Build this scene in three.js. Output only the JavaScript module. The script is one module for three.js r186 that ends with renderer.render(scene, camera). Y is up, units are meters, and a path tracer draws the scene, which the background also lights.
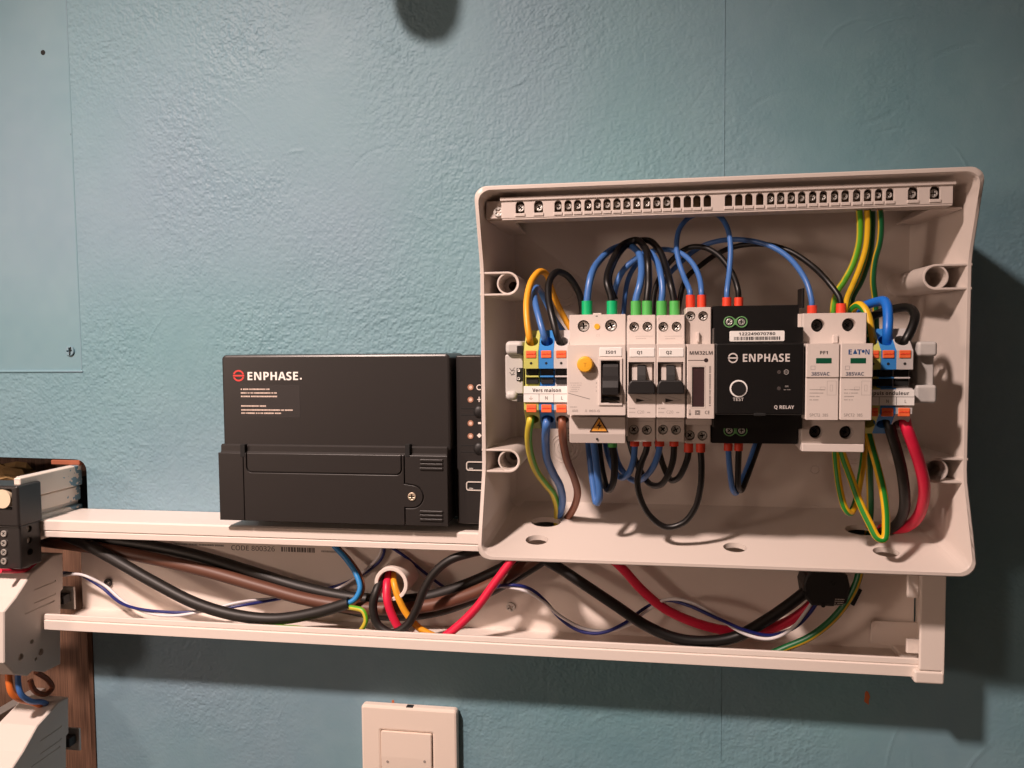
import * as THREE from 'three';
import { RoundedBoxGeometry } from 'three/addons/geometries/RoundedBoxGeometry.js';
import { mergeGeometries, toCreasedNormals } from 'three/addons/utils/BufferGeometryUtils.js';
import { Brush, Evaluator, SUBTRACTION } from 'three-bvh-csg';

// ---------------------------------------------------------------- camera, light, exposure
const scene = new THREE.Scene();
const renderer = new THREE.WebGLRenderer();
renderer.toneMapping = THREE.LinearToneMapping;
renderer.toneMappingExposure = 1.0;
renderer.shadowMap.enabled = true;
scene.background = new THREE.Color(0x000000);

const F = 769, CAM_D = 0.605;                                  // focal length in pixels of a 1024 x 768 frame; distance to the wall
const Nc = new THREE.Vector3(119, -41, 769).normalize();       // into the wall, in camera axes (right, down, forward)
const Xc = new THREE.Vector3(4970, 0, -769); Xc.addScaledVector(Nc, -Xc.dot(Nc)).normalize();
const Yc = new THREE.Vector3().crossVectors(Xc, Nc);
const RIGHT = new THREE.Vector3(Xc.x, Yc.x, -Nc.x), DOWN = new THREE.Vector3(Xc.y, Yc.y, -Nc.y), FWD = new THREE.Vector3(Xc.z, Yc.z, -Nc.z);
const camera = new THREE.PerspectiveCamera(2 * Math.atan(384 / F) * 180 / Math.PI, 1024 / 768, 0.01, 20);
camera.position.set(0, 0, CAM_D);
camera.quaternion.setFromRotationMatrix(new THREE.Matrix4().makeBasis(RIGHT, DOWN.clone().negate(), FWD.clone().negate()));
scene.add(camera);

const LAMP = new THREE.Vector3(-0.53, 0.755, 0.82), LAMP_AIM = new THREE.Vector3(-0.17, -0.85, 0);   // lamp out of view, above and beside the camera, placed to light the trunking
const LAMP_COLOR = new THREE.Color().setRGB(1.0, 0.78, 0.69), UNSEEN_GLOBE_COLOR = new THREE.Color().setRGB(1.0, 0.74, 0.6);
const LAMP_POWER = 8.0, LAMP_HALF = 45.5 * Math.PI / 180;
const UNSEEN_GLOBE = new THREE.Vector3(-1.35, 0.12, 1.3), UNSEEN_GLOBE_POWER = 1.5;   // globe lamp out of view, placed to lighten the shadows on the left

// ---------------------------------------------------------------- pixel -> place
const ray = (u, v) => FWD.clone().addScaledVector(RIGHT, (u - 512) / F).addScaledVector(DOWN, (v - 384) / F);
const P = (u, v, z) => { const d = ray(u, v), t = (z - CAM_D) / d.z; return new THREE.Vector3(d.x * t, d.y * t, z); };
const PX = (u, v, x) => { const d = ray(u, v), t = x / d.x; return new THREE.Vector3(x, d.y * t, CAM_D + d.z * t); };
const PY = (u, v, y) => { const d = ray(u, v), t = y / d.y; return new THREE.Vector3(d.x * t, y, CAM_D + d.z * t); };
function rect(u0, v0, u1, v1, z) {                             // an upright rectangle on the plane z
  const a = P(u0, v0, z), b = P(u1, v0, z), c = P(u0, v1, z), d = P(u1, v1, z);
  return { x0: (a.x + c.x) / 2, x1: (b.x + d.x) / 2, y1: (a.y + b.y) / 2, y0: (c.y + d.y) / 2 };
}
const PY_ = (v, u, z) => P(u, v, z).y;

// ---------------------------------------------------------------- random + noise
function rng(seed) { let s = seed >>> 0; return () => { s = (s + 0x6D2B79F5) >>> 0; let t = Math.imul(s ^ (s >>> 15), 1 | s); t = (t + Math.imul(t ^ (t >>> 7), 61 | t)) ^ t; return ((t ^ (t >>> 14)) >>> 0) / 4294967296; }; }
function addNoise(out, N, cellsX, cellsY, amp, seed, mask) {   // tileable value noise
  const r = rng(seed), g = new Float32Array(cellsX * cellsY).map(() => r() * 2 - 1);
  const sx = cellsX / N, sy = cellsY / N;
  for (let y = 0; y < N; y++) {
    const fy = y * sy, iy = Math.floor(fy), ty = fy - iy, wy = ty * ty * (3 - 2 * ty), r0 = (iy % cellsY) * cellsX, r1 = ((iy + 1) % cellsY) * cellsX;
    for (let x = 0; x < N; x++) {
      const fx = x * sx, ix = Math.floor(fx), tx = fx - ix, wx = tx * tx * (3 - 2 * tx), c0 = ix % cellsX, c1 = (ix + 1) % cellsX;
      const a = g[r0 + c0] + (g[r0 + c1] - g[r0 + c0]) * wx, b = g[r1 + c0] + (g[r1 + c1] - g[r1 + c0]) * wx;
      const k = y * N + x; out[k] += amp * (a + (b - a) * wy) * (mask ? mask[k] : 1);
    }
  }
}
function grayTexture(h, N, lo, hi) {
  const d = new Uint8Array(N * N * 4);
  for (let i = 0; i < N * N; i++) { const v = Math.max(0, Math.min(255, 255 * (h[i] - lo) / (hi - lo))); d[4 * i] = d[4 * i + 1] = d[4 * i + 2] = v; d[4 * i + 3] = 255; }
  const t = new THREE.DataTexture(d, N, N); t.wrapS = t.wrapT = THREE.RepeatWrapping; t.magFilter = THREE.LinearFilter; t.minFilter = THREE.LinearFilter; t.needsUpdate = true; return t;
}
function colorTexture(N, fn) {
  const d = new Uint8Array(N * N * 4);
  for (let y = 0; y < N; y++) for (let x = 0; x < N; x++) { const c = fn(x, y, y * N + x), i = 4 * (y * N + x); d[i] = c[0]; d[i + 1] = c[1]; d[i + 2] = c[2]; d[i + 3] = 255; }
  const t = new THREE.DataTexture(d, N, N); t.colorSpace = THREE.SRGBColorSpace; t.wrapS = t.wrapT = THREE.RepeatWrapping; t.magFilter = THREE.LinearFilter; t.minFilter = THREE.LinearFilter; t.needsUpdate = true; return t;
}

// ---------------------------------------------------------------- materials
const lin = (r, g, b) => new THREE.Color().setRGB(r, g, b);
const std = (c, roughness = 0.5, extra = {}) => new THREE.MeshStandardMaterial({ color: c, roughness, metalness: 0, ...extra });
const TEX = 2048, wallH = new Float32Array(TEX * TEX);
{
  const mask = new Float32Array(TEX * TEX).fill(0.5); addNoise(mask, TEX, 5, 5, 0.6, 11); addNoise(mask, TEX, 16, 16, 0.45, 12);
  for (let i = 0; i < mask.length; i++) mask[i] = Math.max(0.06, Math.min(1.15, mask[i]));
  addNoise(wallH, TEX, 7, 9, 0.55, 1); addNoise(wallH, TEX, 26, 22, 0.35, 2);
  addNoise(wallH, TEX, 90, 70, 0.2, 3, mask); addNoise(wallH, TEX, 310, 330, 0.3, 4, mask); addNoise(wallH, TEX, 640, 660, 0.3, 5, mask);
  const r = rng(77);
  for (let k = 0; k < 300; k++) {                              // trowel strokes and scratches in the plaster
    let x = r() * TEX, y = r() * TEX, a = r() * Math.PI * 2, bend = (r() - 0.5) * 0.03, len = 20 + r() * 120, dep = (r() < 0.6 ? 1 : -1) * (0.15 + r() * 0.45), w = 1 + r() * 2.2;
    for (let s = 0; s < len; s++) {
      x += Math.cos(a); y += Math.sin(a); a += bend;
      const fade = Math.sin(Math.PI * s / len);
      for (let j = -4; j <= 4; j++) { const px = Math.round(x - Math.sin(a) * j), py = Math.round(y + Math.cos(a) * j); wallH[((py + TEX * 4) % TEX) * TEX + ((px + TEX * 4) % TEX)] += 0.5 * dep * fade * Math.exp(-j * j / (2 * w * w)); }
    }
  }
}
const wallBump = grayTexture(wallH, TEX, -2, 2);
const tint = new Float32Array(512 * 512); addNoise(tint, 512, 6, 6, 0.5, 21); addNoise(tint, 512, 20, 24, 0.35, 22); addNoise(tint, 512, 110, 90, 0.25, 23);
const hue = new Float32Array(512 * 512); addNoise(hue, 512, 5, 7, 0.6, 24); addNoise(hue, 512, 13, 11, 0.5, 25);
const wallTint = colorTexture(512, (x, y, k) => { const t = tint[k], h = hue[k]; return [117 + 8 * t + 7 * h, 151 + 6 * t - 1 * h, 164 + 5 * t + 3 * h]; });
const wallRough = grayTexture(tint, 512, -4.2, 2.6);
const M = {
  wall: std(0xffffff, 1.0, { map: wallTint, bumpMap: wallBump, bumpScale: 0.0037, roughnessMap: wallRough }),
  panelPaint: std(0xffffff, 0.5, { map: wallTint }),
  room: std(lin(0.42, 0.36, 0.32), 0.9),
  floor: std(lin(0.3, 0.24, 0.2), 0.7),
  ceiling: std(lin(0.5, 0.44, 0.4), 0.9),
  box: std(lin(0.64, 0.565, 0.515), 0.42),
  trunk: std(lin(0.82, 0.73, 0.665), 0.38),
  white: std(lin(0.68, 0.605, 0.56), 0.42),
  white2: std(lin(0.63, 0.555, 0.51), 0.42),
  label: std(lin(0.84, 0.82, 0.79), 0.6),
  lightgrey: std(lin(0.52, 0.5, 0.48), 0.5),
  graphite: std(lin(0.024, 0.021, 0.020), 0.36),
  black: std(lin(0.005, 0.0045, 0.0045), 0.4),
  softblack: std(lin(0.010, 0.009, 0.009), 0.5),
  hole: std(lin(0.006, 0.006, 0.006), 0.8),
  steel: std(lin(0.6, 0.58, 0.55), 0.4, { metalness: 0.7 }),
  brass: std(lin(0.2, 0.15, 0.1), 0.45, { metalness: 1 }),
  copper: std(lin(0.72, 0.33, 0.2), 0.4, { metalness: 0.8 }),
  blueWire: std(lin(0.055, 0.16, 0.44), 0.36),
  brightBlue: std(lin(0.01, 0.15, 0.62), 0.4),
  navyWire: std(lin(0.012, 0.018, 0.15), 0.4),
  blackWire: std(lin(0.004, 0.0035, 0.0035), 0.42),
  greySheath: std(lin(0.012, 0.010, 0.009), 0.5),
  brownWire: std(lin(0.24, 0.085, 0.045), 0.45),
  darkBrown: std(lin(0.13, 0.052, 0.032), 0.5),
  redWire: std(lin(0.72, 0.015, 0.06), 0.42),
  yellowWire: std(lin(0.82, 0.36, 0.02), 0.42),
  orangeWire: std(lin(0.7, 0.17, 0.03), 0.45),
  whiteWire: std(lin(0.75, 0.72, 0.74), 0.4),
  greenSleeve: std(lin(0.0, 0.42, 0.15), 0.45),
  limeSleeve: std(lin(0.08, 0.43, 0.09), 0.45),
  redSleeve: std(lin(0.78, 0.06, 0.025), 0.45),
  blkBlue: std(lin(0.035, 0.22, 0.58), 0.45),
  blkYellow: std(lin(0.52, 0.52, 0.13), 0.45),
  blkGrey: std(lin(0.52, 0.49, 0.48), 0.45),
  lever: std(lin(0.88, 0.16, 0.05), 0.45),
  yellowButton: std(lin(0.85, 0.43, 0.03), 0.4),
  lcd: std(lin(0.05, 0.028, 0.03), 0.15),
  indicator: std(lin(0.005, 0.08, 0.04), 0.3),
  greenTerm: std(lin(0.13, 0.34, 0.12), 0.45),
  switchPlate: std(lin(0.83, 0.71, 0.62), 0.36),
  oldPlastic: std(lin(0.66, 0.6, 0.55), 0.5),
};
function stripes(a, b, share) {                                // two-colour insulation: bands that run along the wire
  const N = 32, d = new Uint8Array(4 * 4 * N);
  for (let j = 0; j < N; j++) for (let i = 0; i < 4; i++) { const t = ((j / N) * 2) % 1, c = t < share ? a : b, k = 4 * (j * 4 + i); d[k] = c[0]; d[k + 1] = c[1]; d[k + 2] = c[2]; d[k + 3] = 255; }
  const t = new THREE.DataTexture(d, 4, N); t.colorSpace = THREE.SRGBColorSpace; t.wrapS = t.wrapT = THREE.RepeatWrapping; t.magFilter = THREE.LinearFilter; t.needsUpdate = true;
  return std(0xffffff, 0.42, { map: t });
}
M.greenYellow = stripes([226, 178, 30], [30, 130, 42], 0.62);
M.limeYellow = stripes([206, 186, 60], [92, 172, 40], 0.68); M.limeGreen = stripes([206, 180, 50], [92, 172, 40], 0.22);
M.darkGreenYellow = stripes([200, 160, 40], [14, 92, 48], 0.2);
{
  const n = new Float32Array(512 * 512); addNoise(n, 512, 60, 5, 0.6, 31); addNoise(n, 512, 200, 9, 0.4, 32); addNoise(n, 512, 8, 4, 0.5, 33);
  M.wood = std(0xffffff, 0.7, { map: colorTexture(512, (x, y, k) => { const t = n[k]; return [98 + 30 * t, 70 + 24 * t, 54 + 20 * t]; }) });
  M.wood.map.repeat.set(5, 5);
  const p = new Float32Array(256 * 256); addNoise(p, 256, 7, 9, 0.8, 41); addNoise(p, 256, 22, 25, 0.6, 42); addNoise(p, 256, 60, 60, 0.35, 43);
  M.flecked = p;
}

// ---------------------------------------------------------------- objects
const taken = {};
function numbered(name) { const n = taken[name] = (taken[name] ?? -1) + 1; return n ? `${name}_${String(n).padStart(3, '0')}` : name; }
function obj(name, geo, mat, parent) { const m = new THREE.Mesh(geo, mat); m.name = name; if (parent) parent.add(m); return m; }
function thing(name, label, category, group) { const o = new THREE.Group(); o.name = numbered(name); scene.add(o); o.userData = { label, category }; if (group) o.userData.group = group; return o; }
function tag(o, label, category, group) { o.name = numbered(o.name); o.userData = { label, category }; if (group) o.userData.group = group; scene.add(o); return o; }
function struct(name, geo, mat, label) { const o = obj(name, geo, mat, scene); o.userData = { kind: 'structure' }; if (label) o.userData.label = label; return o; }
function seat(o) {                                             // move the pivot of a thing to the foot of its shape
  o.updateMatrixWorld(true); const b = new THREE.Box3().setFromObject(o), c = new THREE.Vector3((b.min.x + b.max.x) / 2, b.min.y, (b.min.z + b.max.z) / 2);
  if (o.isMesh) { o.geometry.translate(-c.x, -c.y, -c.z); }
  for (const k of o.children) k.position.sub(c);
  o.position.add(c); return o;
}

// ---------------------------------------------------------------- geometry helpers
const bare = (g) => { const n = g.index ? g.toNonIndexed() : g; for (const k of Object.keys(n.attributes)) if (!['position', 'normal', 'uv'].includes(k)) n.deleteAttribute(k); n.clearGroups(); return n; };
const merge = (...gs) => mergeGeometries(gs.flat().map(bare));
function bx(x0, x1, y0, y1, z0, z1, r = 0.0004) {
  const w = Math.abs(x1 - x0), h = Math.abs(y1 - y0), d = Math.abs(z1 - z0); r = Math.min(r, w / 2.1, h / 2.1, d / 2.1);
  const g = new RoundedBoxGeometry(w, h, d, 2, r); g.translate((x0 + x1) / 2, (y0 + y1) / 2, (z0 + z1) / 2); return g;
}
const pbx = (u0, v0, u1, v1, z0, z1, r) => { const q = rect(u0, v0, u1, v1, z1); return bx(q.x0, q.x1, q.y0, q.y1, z0, z1, r); };
function shapeOf(pts) { const s = new THREE.Shape(); pts.forEach(([a, b], i) => (i ? s.lineTo(a, b) : s.moveTo(a, b))); s.closePath(); return s; }
function roundShape(x0, x1, y0, y1, r, Ctor = THREE.Shape) {
  const s = new Ctor(); s.moveTo(x0 + r, y0); s.lineTo(x1 - r, y0); s.absarc(x1 - r, y0 + r, r, -Math.PI / 2, 0); s.lineTo(x1, y1 - r); s.absarc(x1 - r, y1 - r, r, 0, Math.PI / 2);
  s.lineTo(x0 + r, y1); s.absarc(x0 + r, y1 - r, r, Math.PI / 2, Math.PI); s.lineTo(x0, y0 + r); s.absarc(x0 + r, y0 + r, r, Math.PI, Math.PI * 1.5); return s;
}
function exZ(shape, z0, z1, bevel = 0) {
  const g = new THREE.ExtrudeGeometry(shape, { depth: z1 - z0 - 2 * bevel, bevelEnabled: bevel > 0, bevelThickness: bevel, bevelSize: bevel, bevelOffset: -bevel, bevelSegments: 2, curveSegments: 10 });
  g.translate(0, 0, z0 + bevel); return g;
}
function exX(zy, x0, x1, bevel = 0.0003) {                     // profile in (z, y) swept along x
  const g = new THREE.ExtrudeGeometry(shapeOf(zy), { depth: x1 - x0 - 2 * bevel, bevelEnabled: bevel > 0, bevelThickness: bevel, bevelSize: bevel, bevelOffset: -bevel, bevelSegments: 1, curveSegments: 8 });
  g.rotateY(-Math.PI / 2); g.translate(x1 - bevel, 0, 0); return g;
}
function cylZ(x, y, z0, z1, r, n = 24, r2 = r) { const g = new THREE.CylinderGeometry(r2, r, z1 - z0, n); g.rotateX(Math.PI / 2); g.translate(x, y, (z0 + z1) / 2); return g; }
const evaluator = new Evaluator(); evaluator.useGroups = false;
function cut(geo, cutters) {
  let a = new Brush(bare(geo)); a.updateMatrixWorld();
  for (const c of cutters) { const b = new Brush(bare(c)); b.updateMatrixWorld(); a = evaluator.evaluate(a, b, SUBTRACTION); }
  return a.geometry;
}
const SCREW = (() => {                                         // cross-head screw of radius 1, facing +z, top at 0
  const s = new THREE.Shape(); s.absarc(0, 0, 1, 0, Math.PI * 2);
  const a = 0.14, b = 0.62, h = new THREE.Path(); [[a, a], [b, a], [b, -a], [a, -a], [a, -b], [-a, -b], [-a, -a], [-b, -a], [-b, a], [-a, a], [-a, b], [a, b]].forEach(([x, y], i) => (i ? h.lineTo(x, y) : h.moveTo(x, y))); h.closePath(); s.holes.push(h);
  return exZ(s, -0.4, 0, 0.1);
})();
function screw(parent, x, y, z, r, name = 'screw', mat = M.steel, turn = 0.4) { const m = obj(name, SCREW, mat, parent); m.position.set(x, y, z); m.scale.setScalar(r); m.rotation.z = turn; return m; }
function decal(parent, name, u0, v0, u1, v1, z, draw, res = 10, rough = 0.55, extra = {}) {
  const q = rect(u0, v0, u1, v1, z), c = document.createElement('canvas'); c.width = Math.round((u1 - u0) * res); c.height = Math.round((v1 - v0) * res);
  const ctx = c.getContext('2d'); ctx.scale(res, res); ctx.translate(-u0, -v0); ctx.textBaseline = 'middle'; ctx.textAlign = 'center'; draw(ctx);
  const t = new THREE.CanvasTexture(c); t.colorSpace = THREE.SRGBColorSpace;
  const g = new THREE.PlaneGeometry(q.x1 - q.x0, q.y1 - q.y0); g.translate((q.x0 + q.x1) / 2, (q.y0 + q.y1) / 2, z + 0.00012);
  return obj(name, g, new THREE.MeshStandardMaterial({ map: t, transparent: true, roughness: rough, ...extra }), parent);
}
function text(c, s, x, y, size, color, weight = 'bold', width) {
  c.font = `${weight} ${size}px sans-serif`; c.fillStyle = color;
  if (width) { const w = c.measureText(s).width; c.save(); c.translate(x, y); c.scale(width / w, 1); c.fillText(s, 0, 0); c.restore(); } else c.fillText(s, x, y);
}
function roundel(c, x, y, r, color, w) {                       // ring split in two by a bar
  c.strokeStyle = color; c.lineWidth = w; c.beginPath(); c.arc(x, y, r, Math.PI * 1.1, Math.PI * 1.92); c.stroke(); c.beginPath(); c.arc(x, y, r, Math.PI * 0.08, Math.PI * 0.9); c.stroke();
  c.beginPath(); c.moveTo(x - r - w / 2, y); c.lineTo(x + r + w / 2, y); c.stroke();
}
function scribble(c, x, y, w, h, color, seed) {                // fine print too small to read
  const r = rng(seed); c.fillStyle = color; let a = x; while (a < x + w) { const l = 0.5 + r() * 1.1; c.fillRect(a, y - h / 2, Math.min(l, x + w - a), h); a += l + 0.25 + (r() < 0.15 ? 0.8 : 0); }
}
function tubeGeo(v3, r, seg, rad = 12) {
  const curve = new THREE.CatmullRomCurve3(v3, false, 'centripetal'), n = seg ?? Math.max(16, v3.length * 9);
  const g = new THREE.TubeGeometry(curve, n, r, rad, false);
  const caps = [0, 1].map((t) => { const p = curve.getPointAt(t), d = curve.getTangentAt(t).multiplyScalar(t ? 1 : -1), k = new THREE.CircleGeometry(r, rad); k.applyQuaternion(new THREE.Quaternion().setFromUnitVectors(new THREE.Vector3(0, 0, 1), d)); k.translate(p.x, p.y, p.z); return k; });
  return merge(g, caps);
}
const path = (pts) => pts.map(([u, v, z]) => P(u, v, z));
/* one insulated wire; sleeves = [[u, v, z, length, radius, material, up]] are the coloured ferrule collars at its ends */
let wireGroup = 'wires in the grey enclosure';
function wire(name, label, mat, pts, r, sleeves = [], group = wireGroup) {
  const w = obj(name, tubeGeo(path(pts), r), mat); tag(w, label, 'wire', group);
  for (const [u, v0, v1, z, rs, m] of sleeves) {
    const a = P(u, v0, z), b = P(u, v1, z), h = Math.abs(a.y - b.y), q = new THREE.CylinderGeometry(rs, rs, h, 20); q.translate((a.x + b.x) / 2, (a.y + b.y) / 2, z);
    obj('ferrule_sleeve', q, m, w);
  }
  return seat(w);
}

// ================================================================ THE ROOM
const XL = -1.7, XR = 1.4, YB = -1.4, YT = 1.2, ZF = 2.4;
const opn = { x1t: P(88, 462, 0).x, x1b: P(96, 768, 0).x, yt: P(60, 459, 0).y };
{
  const s = new THREE.Shape(); s.moveTo(XL, YB); s.lineTo(XR, YB); s.lineTo(XR, YT); s.lineTo(XL, YT); s.closePath();
  const h = new THREE.Path(); const ox = (opn.x1t + opn.x1b) / 2; h.moveTo(-0.66, -0.75); h.lineTo(ox, -0.75); h.lineTo(ox, opn.yt - 0.012); h.quadraticCurveTo(ox, opn.yt, ox - 0.012, opn.yt); h.lineTo(-0.66, opn.yt + 0.002); h.closePath(); s.holes.push(h);
  const a = P(66, 0, 0), b = P(82, 372, 0), sl = (a.x - b.x) / (a.y - b.y);
  const p = new THREE.Path(), xt = b.x + sl * (0.7 - b.y); p.moveTo(-0.9, b.y); p.lineTo(b.x, b.y); p.lineTo(xt, 0.7); p.lineTo(-0.9, 0.7); p.closePath(); s.holes.push(p);
  const w = struct('wall_back', exZ(s, -0.12, 0), M.wall, 'blue painted plaster wall with trowel marks');
  const pr = rect(-60, -60, 84, 374, -0.0012);
  const pan = tag(obj('cover_panel', bx(-0.899, b.x + 0.0 + 0.02, b.y - 0.01, 0.699, -0.119, -0.0012, 0.0004), M.panelPaint), 'smooth blue painted cover panel let into the plaster wall', 'panel'); pan.userData.label = 'smooth blue painted cover panel let into the plaster wall';
  pan.geometry.dispose(); { const q = new THREE.Shape(); q.moveTo(-0.8985, b.y + 0.0015); q.lineTo(b.x - 0.0012, b.y + 0.0015); q.lineTo(xt - 0.0012, 0.6985); q.lineTo(-0.8985, 0.6985); q.closePath(); pan.geometry = exZ(q, -0.03, -0.0012); }
  const bead = new THREE.CapsuleGeometry(0.0014, b.x + 0.89, 4, 10); bead.rotateZ(Math.PI / 2); bead.translate((b.x - 0.89) / 2, b.y + 0.0006, -0.0004); obj('added_edge_bead', bead, M.panelPaint, pan);  // bead added to draw the bright lit edge of the recess
  { const len = Math.hypot(xt - b.x, 0.7 - b.y), q = new THREE.CapsuleGeometry(0.0008, len - 0.006, 4, 8); q.rotateZ(-Math.atan2(xt - b.x, 0.7 - b.y)); q.translate((xt + b.x) / 2, (0.7 + b.y) / 2, -0.0004); obj('added_edge_bead', q, M.panelPaint, pan); }
  const sp = P(69.5, 351, 0); screw(pan, sp.x, sp.y, 0.0004, 0.0042, 'slotted_screw', M.panelPaint, 0.1);
  const sl2 = obj('screw_slot', bx(-0.0005, 0.0005, -0.0036, 0.0036, -0.0005, 0.0002, 0.0001), M.hole, pan); sl2.position.set(sp.x + 0.001, sp.y, 0.0007); sl2.rotation.z = -0.18;
  const hp = P(42, 52, 0); obj('nail_hole', cylZ(hp.x, hp.y, -0.0014, -0.0010, 0.0022, 10), M.hole, pan);
  const h2 = P(71, 134, 0); obj('nail_hole', cylZ(h2.x, h2.y, -0.0014, -0.0010, 0.0013, 8), M.hole, pan);
  // chips in the paint below the trunking, bare terracotta plaster
  const chip = std(lin(0.5, 0.14, 0.05), 0.9);
  for (const [u, v, rx, ry] of [[867, 697, 0.0022, 0.0062], [393, 702, 0.0012, 0.0022]]) { const c = P(u, v, 0), q = new THREE.Shape(); const r = rng(u); for (let i = 0; i <= 12; i++) { const a2 = i / 12 * Math.PI * 2, k = 0.7 + 0.5 * r(); (i ? q.lineTo : q.moveTo).call(q, c.x + Math.cos(a2) * rx * k, c.y + Math.sin(a2) * ry * k); } obj('paint_chip', exZ(q, -0.0005, 0.0003), chip, w); }
  // seam of the wall boards
  const s0 = P(724.5, -40, 0), s1 = P(720, 760, 0), q = new THREE.Shape(); q.moveTo(s0.x, s0.y); q.lineTo(s0.x + 0.0007, s0.y); q.lineTo(s1.x + 0.0007, s1.y); q.lineTo(s1.x, s1.y); q.closePath(); obj('board_seam', exZ(q, -0.0005, 0.00045, 0.0001), M.wall, w);
}
struct('floor', bx(XL - 0.1, XR + 0.1, YB - 0.1, YB, -0.12, ZF + 0.1, 0.001), M.floor);
struct('ceiling', bx(XL - 0.1, XR + 0.1, YT, YT + 0.1, -0.12, ZF + 0.1, 0.001), M.ceiling);
struct('wall_left', bx(XL - 0.1, XL, YB, YT, -0.12, ZF, 0.001), M.room);
struct('wall_right', bx(XR, XR + 0.1, YB, YT, -0.12, ZF, 0.001), M.room);
struct('wall_front', bx(XL - 0.1, XR + 0.1, YB, YT, ZF, ZF + 0.1, 0.001), M.room);

// unseen reflector lamp, placed to throw the hard light down on the trunking
{
  const t = thing('unseen_reflector_lamp', 'unseen white reflector lamp, out of view, lighting the open enclosure and trunking', 'lamp');
  const ax = new THREE.Vector3().subVectors(LAMP_AIM, LAMP).normalize(), q = new THREE.Quaternion().setFromUnitVectors(new THREE.Vector3(0, -1, 0), ax);
  const prof = [[0.02, 0.115], [0.024, 0.11], [0.03, 0.07], [0.056, 0.006], [0.058, 0.006], [0.034, 0.072], [0.028, 0.114], [0.02, 0.119]].map(([r, y]) => new THREE.Vector2(r, y));
  const put = (g) => { g.applyQuaternion(q); g.translate(LAMP.x, LAMP.y, LAMP.z); return g; };
  obj('shade', put(new THREE.LatheGeometry(prof, 36)), M.white, t);
  const disc = new THREE.CylinderGeometry(0.048, 0.042, 0.012, 36); disc.translate(0, 0.016, 0); obj('lens', put(disc), new THREE.MeshStandardMaterial({ color: 0xffffff, emissive: LAMP_COLOR, emissiveIntensity: 3 }), t);
  const top = new THREE.Vector3(0, 0.115, 0).applyQuaternion(q).add(LAMP);
  const rod = new THREE.CylinderGeometry(0.006, 0.006, YT - top.y, 10); rod.translate(top.x, (YT + top.y) / 2, top.z); obj('rod', rod, M.white, t);
  const e = new THREE.CylinderGeometry(0.035, 0.045, 0.02, 24); e.translate(top.x, YT - 0.01, top.z); obj('ceiling_rose', e, M.white, t);
  const L = new THREE.SpotLight(LAMP_COLOR, LAMP_POWER, 0, LAMP_HALF, 1, 2); L.position.copy(LAMP); L.target.position.copy(LAMP_AIM); L.castShadow = true; L.shadow.radius = 2.2; L.name = 'unseen_lamp_light'; t.add(L, L.target);
  seat(t);
}
{  // unseen globe, set beside the room to soften the dark shadows
  const t = thing('unseen_globe_lamp', 'unseen round white globe lamp, out of view, lightening the shadows on the wall', 'lamp'), g = new THREE.SphereGeometry(0.1, 32, 20); g.translate(UNSEEN_GLOBE.x, UNSEEN_GLOBE.y, UNSEEN_GLOBE.z);
  obj('globe', g, new THREE.MeshStandardMaterial({ color: 0xffffff, emissive: UNSEEN_GLOBE_COLOR, emissiveIntensity: 1.2 }), t);
  const c = new THREE.CylinderGeometry(0.03, 0.04, Math.abs(XL - UNSEEN_GLOBE.x) - 0.09, 20); c.rotateZ(Math.PI / 2); c.translate((XL + UNSEEN_GLOBE.x - 0.09) / 2, UNSEEN_GLOBE.y, UNSEEN_GLOBE.z); obj('wall_arm', c, M.white, t);
  const L = new THREE.PointLight(UNSEEN_GLOBE_COLOR, UNSEEN_GLOBE_POWER, 0, 2); L.position.copy(UNSEEN_GLOBE); L.castShadow = true; L.shadow.radius = 5; L.name = 'unseen_globe_light'; t.add(L); seat(t);
}
// unseen dark holder out of view above the frame, placed to cast the wall shadow
{
  const z = 0.075, tip = P(427, 38, 0), k = z / LAMP.z, x = tip.x + (LAMP.x - tip.x) * k, y = tip.y + (LAMP.y - tip.y) * k;
  const pts = [[0, 0], [0.008, 0.001], [0.016, 0.006], [0.0215, 0.016], [0.0235, 0.03], [0.0235, 0.07], [0.02, 0.078], [0.008, 0.084], [0.006, 0.1], [0, 0.1]].map(([a, b]) => new THREE.Vector2(a, b));
  const t = thing('unseen_lamp_holder', 'unseen black lamp holder, out of view, casting the dark round shadow on the wall', 'lamp holder');
  const g = new THREE.LatheGeometry(pts, 32); g.translate(x, y, z); obj('holder', g, M.black, t); const c = new THREE.CylinderGeometry(0.003, 0.003, YT - y - 0.098, 8); c.translate(x, (YT + y + 0.098) / 2, z); obj('cord', c, M.black, t); seat(t);
}

// ================================================================ THE ENCLOSURE
const ZR = 0.09, ZB = 0.006;
const rim = rect(474, 178, 983, 569, ZR); { const a = P(474, 190, ZR), b = P(988, 171, ZR), c = P(975, 580, ZR), d = P(477, 558, ZR); rim.x0 = (a.x + d.x) / 2; rim.x1 = (b.x + c.x) / 2; rim.y1 = (P(480, 185.5, ZR).y + P(975, 166.5, ZR).y) / 2; rim.y0 = (P(500, 559, ZR).y + P(965, 580, ZR).y) / 2; }
const drop = [[P(985, 172, ZR).y, 0.09], [P(975, 254, ZR).y, 0.077], [P(970, 484, ZR).y, 0.077], [P(974, 560, ZR).y, 0.0895]];
const rimZ = (y) => { if (y >= drop[0][0]) return drop[0][1]; for (let i = 0; i < 3; i++) if (y >= drop[i + 1][0]) { const t = (drop[i][0] - y) / (drop[i][0] - drop[i + 1][0]); return drop[i][1] + (drop[i + 1][1] - drop[i][1]) * t; } return 0.09; };
const DRAFT = { l: 0.0085, r: 0.0085, t: 0.005, b: 0.0186 }, TH = 0.0034;
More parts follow.
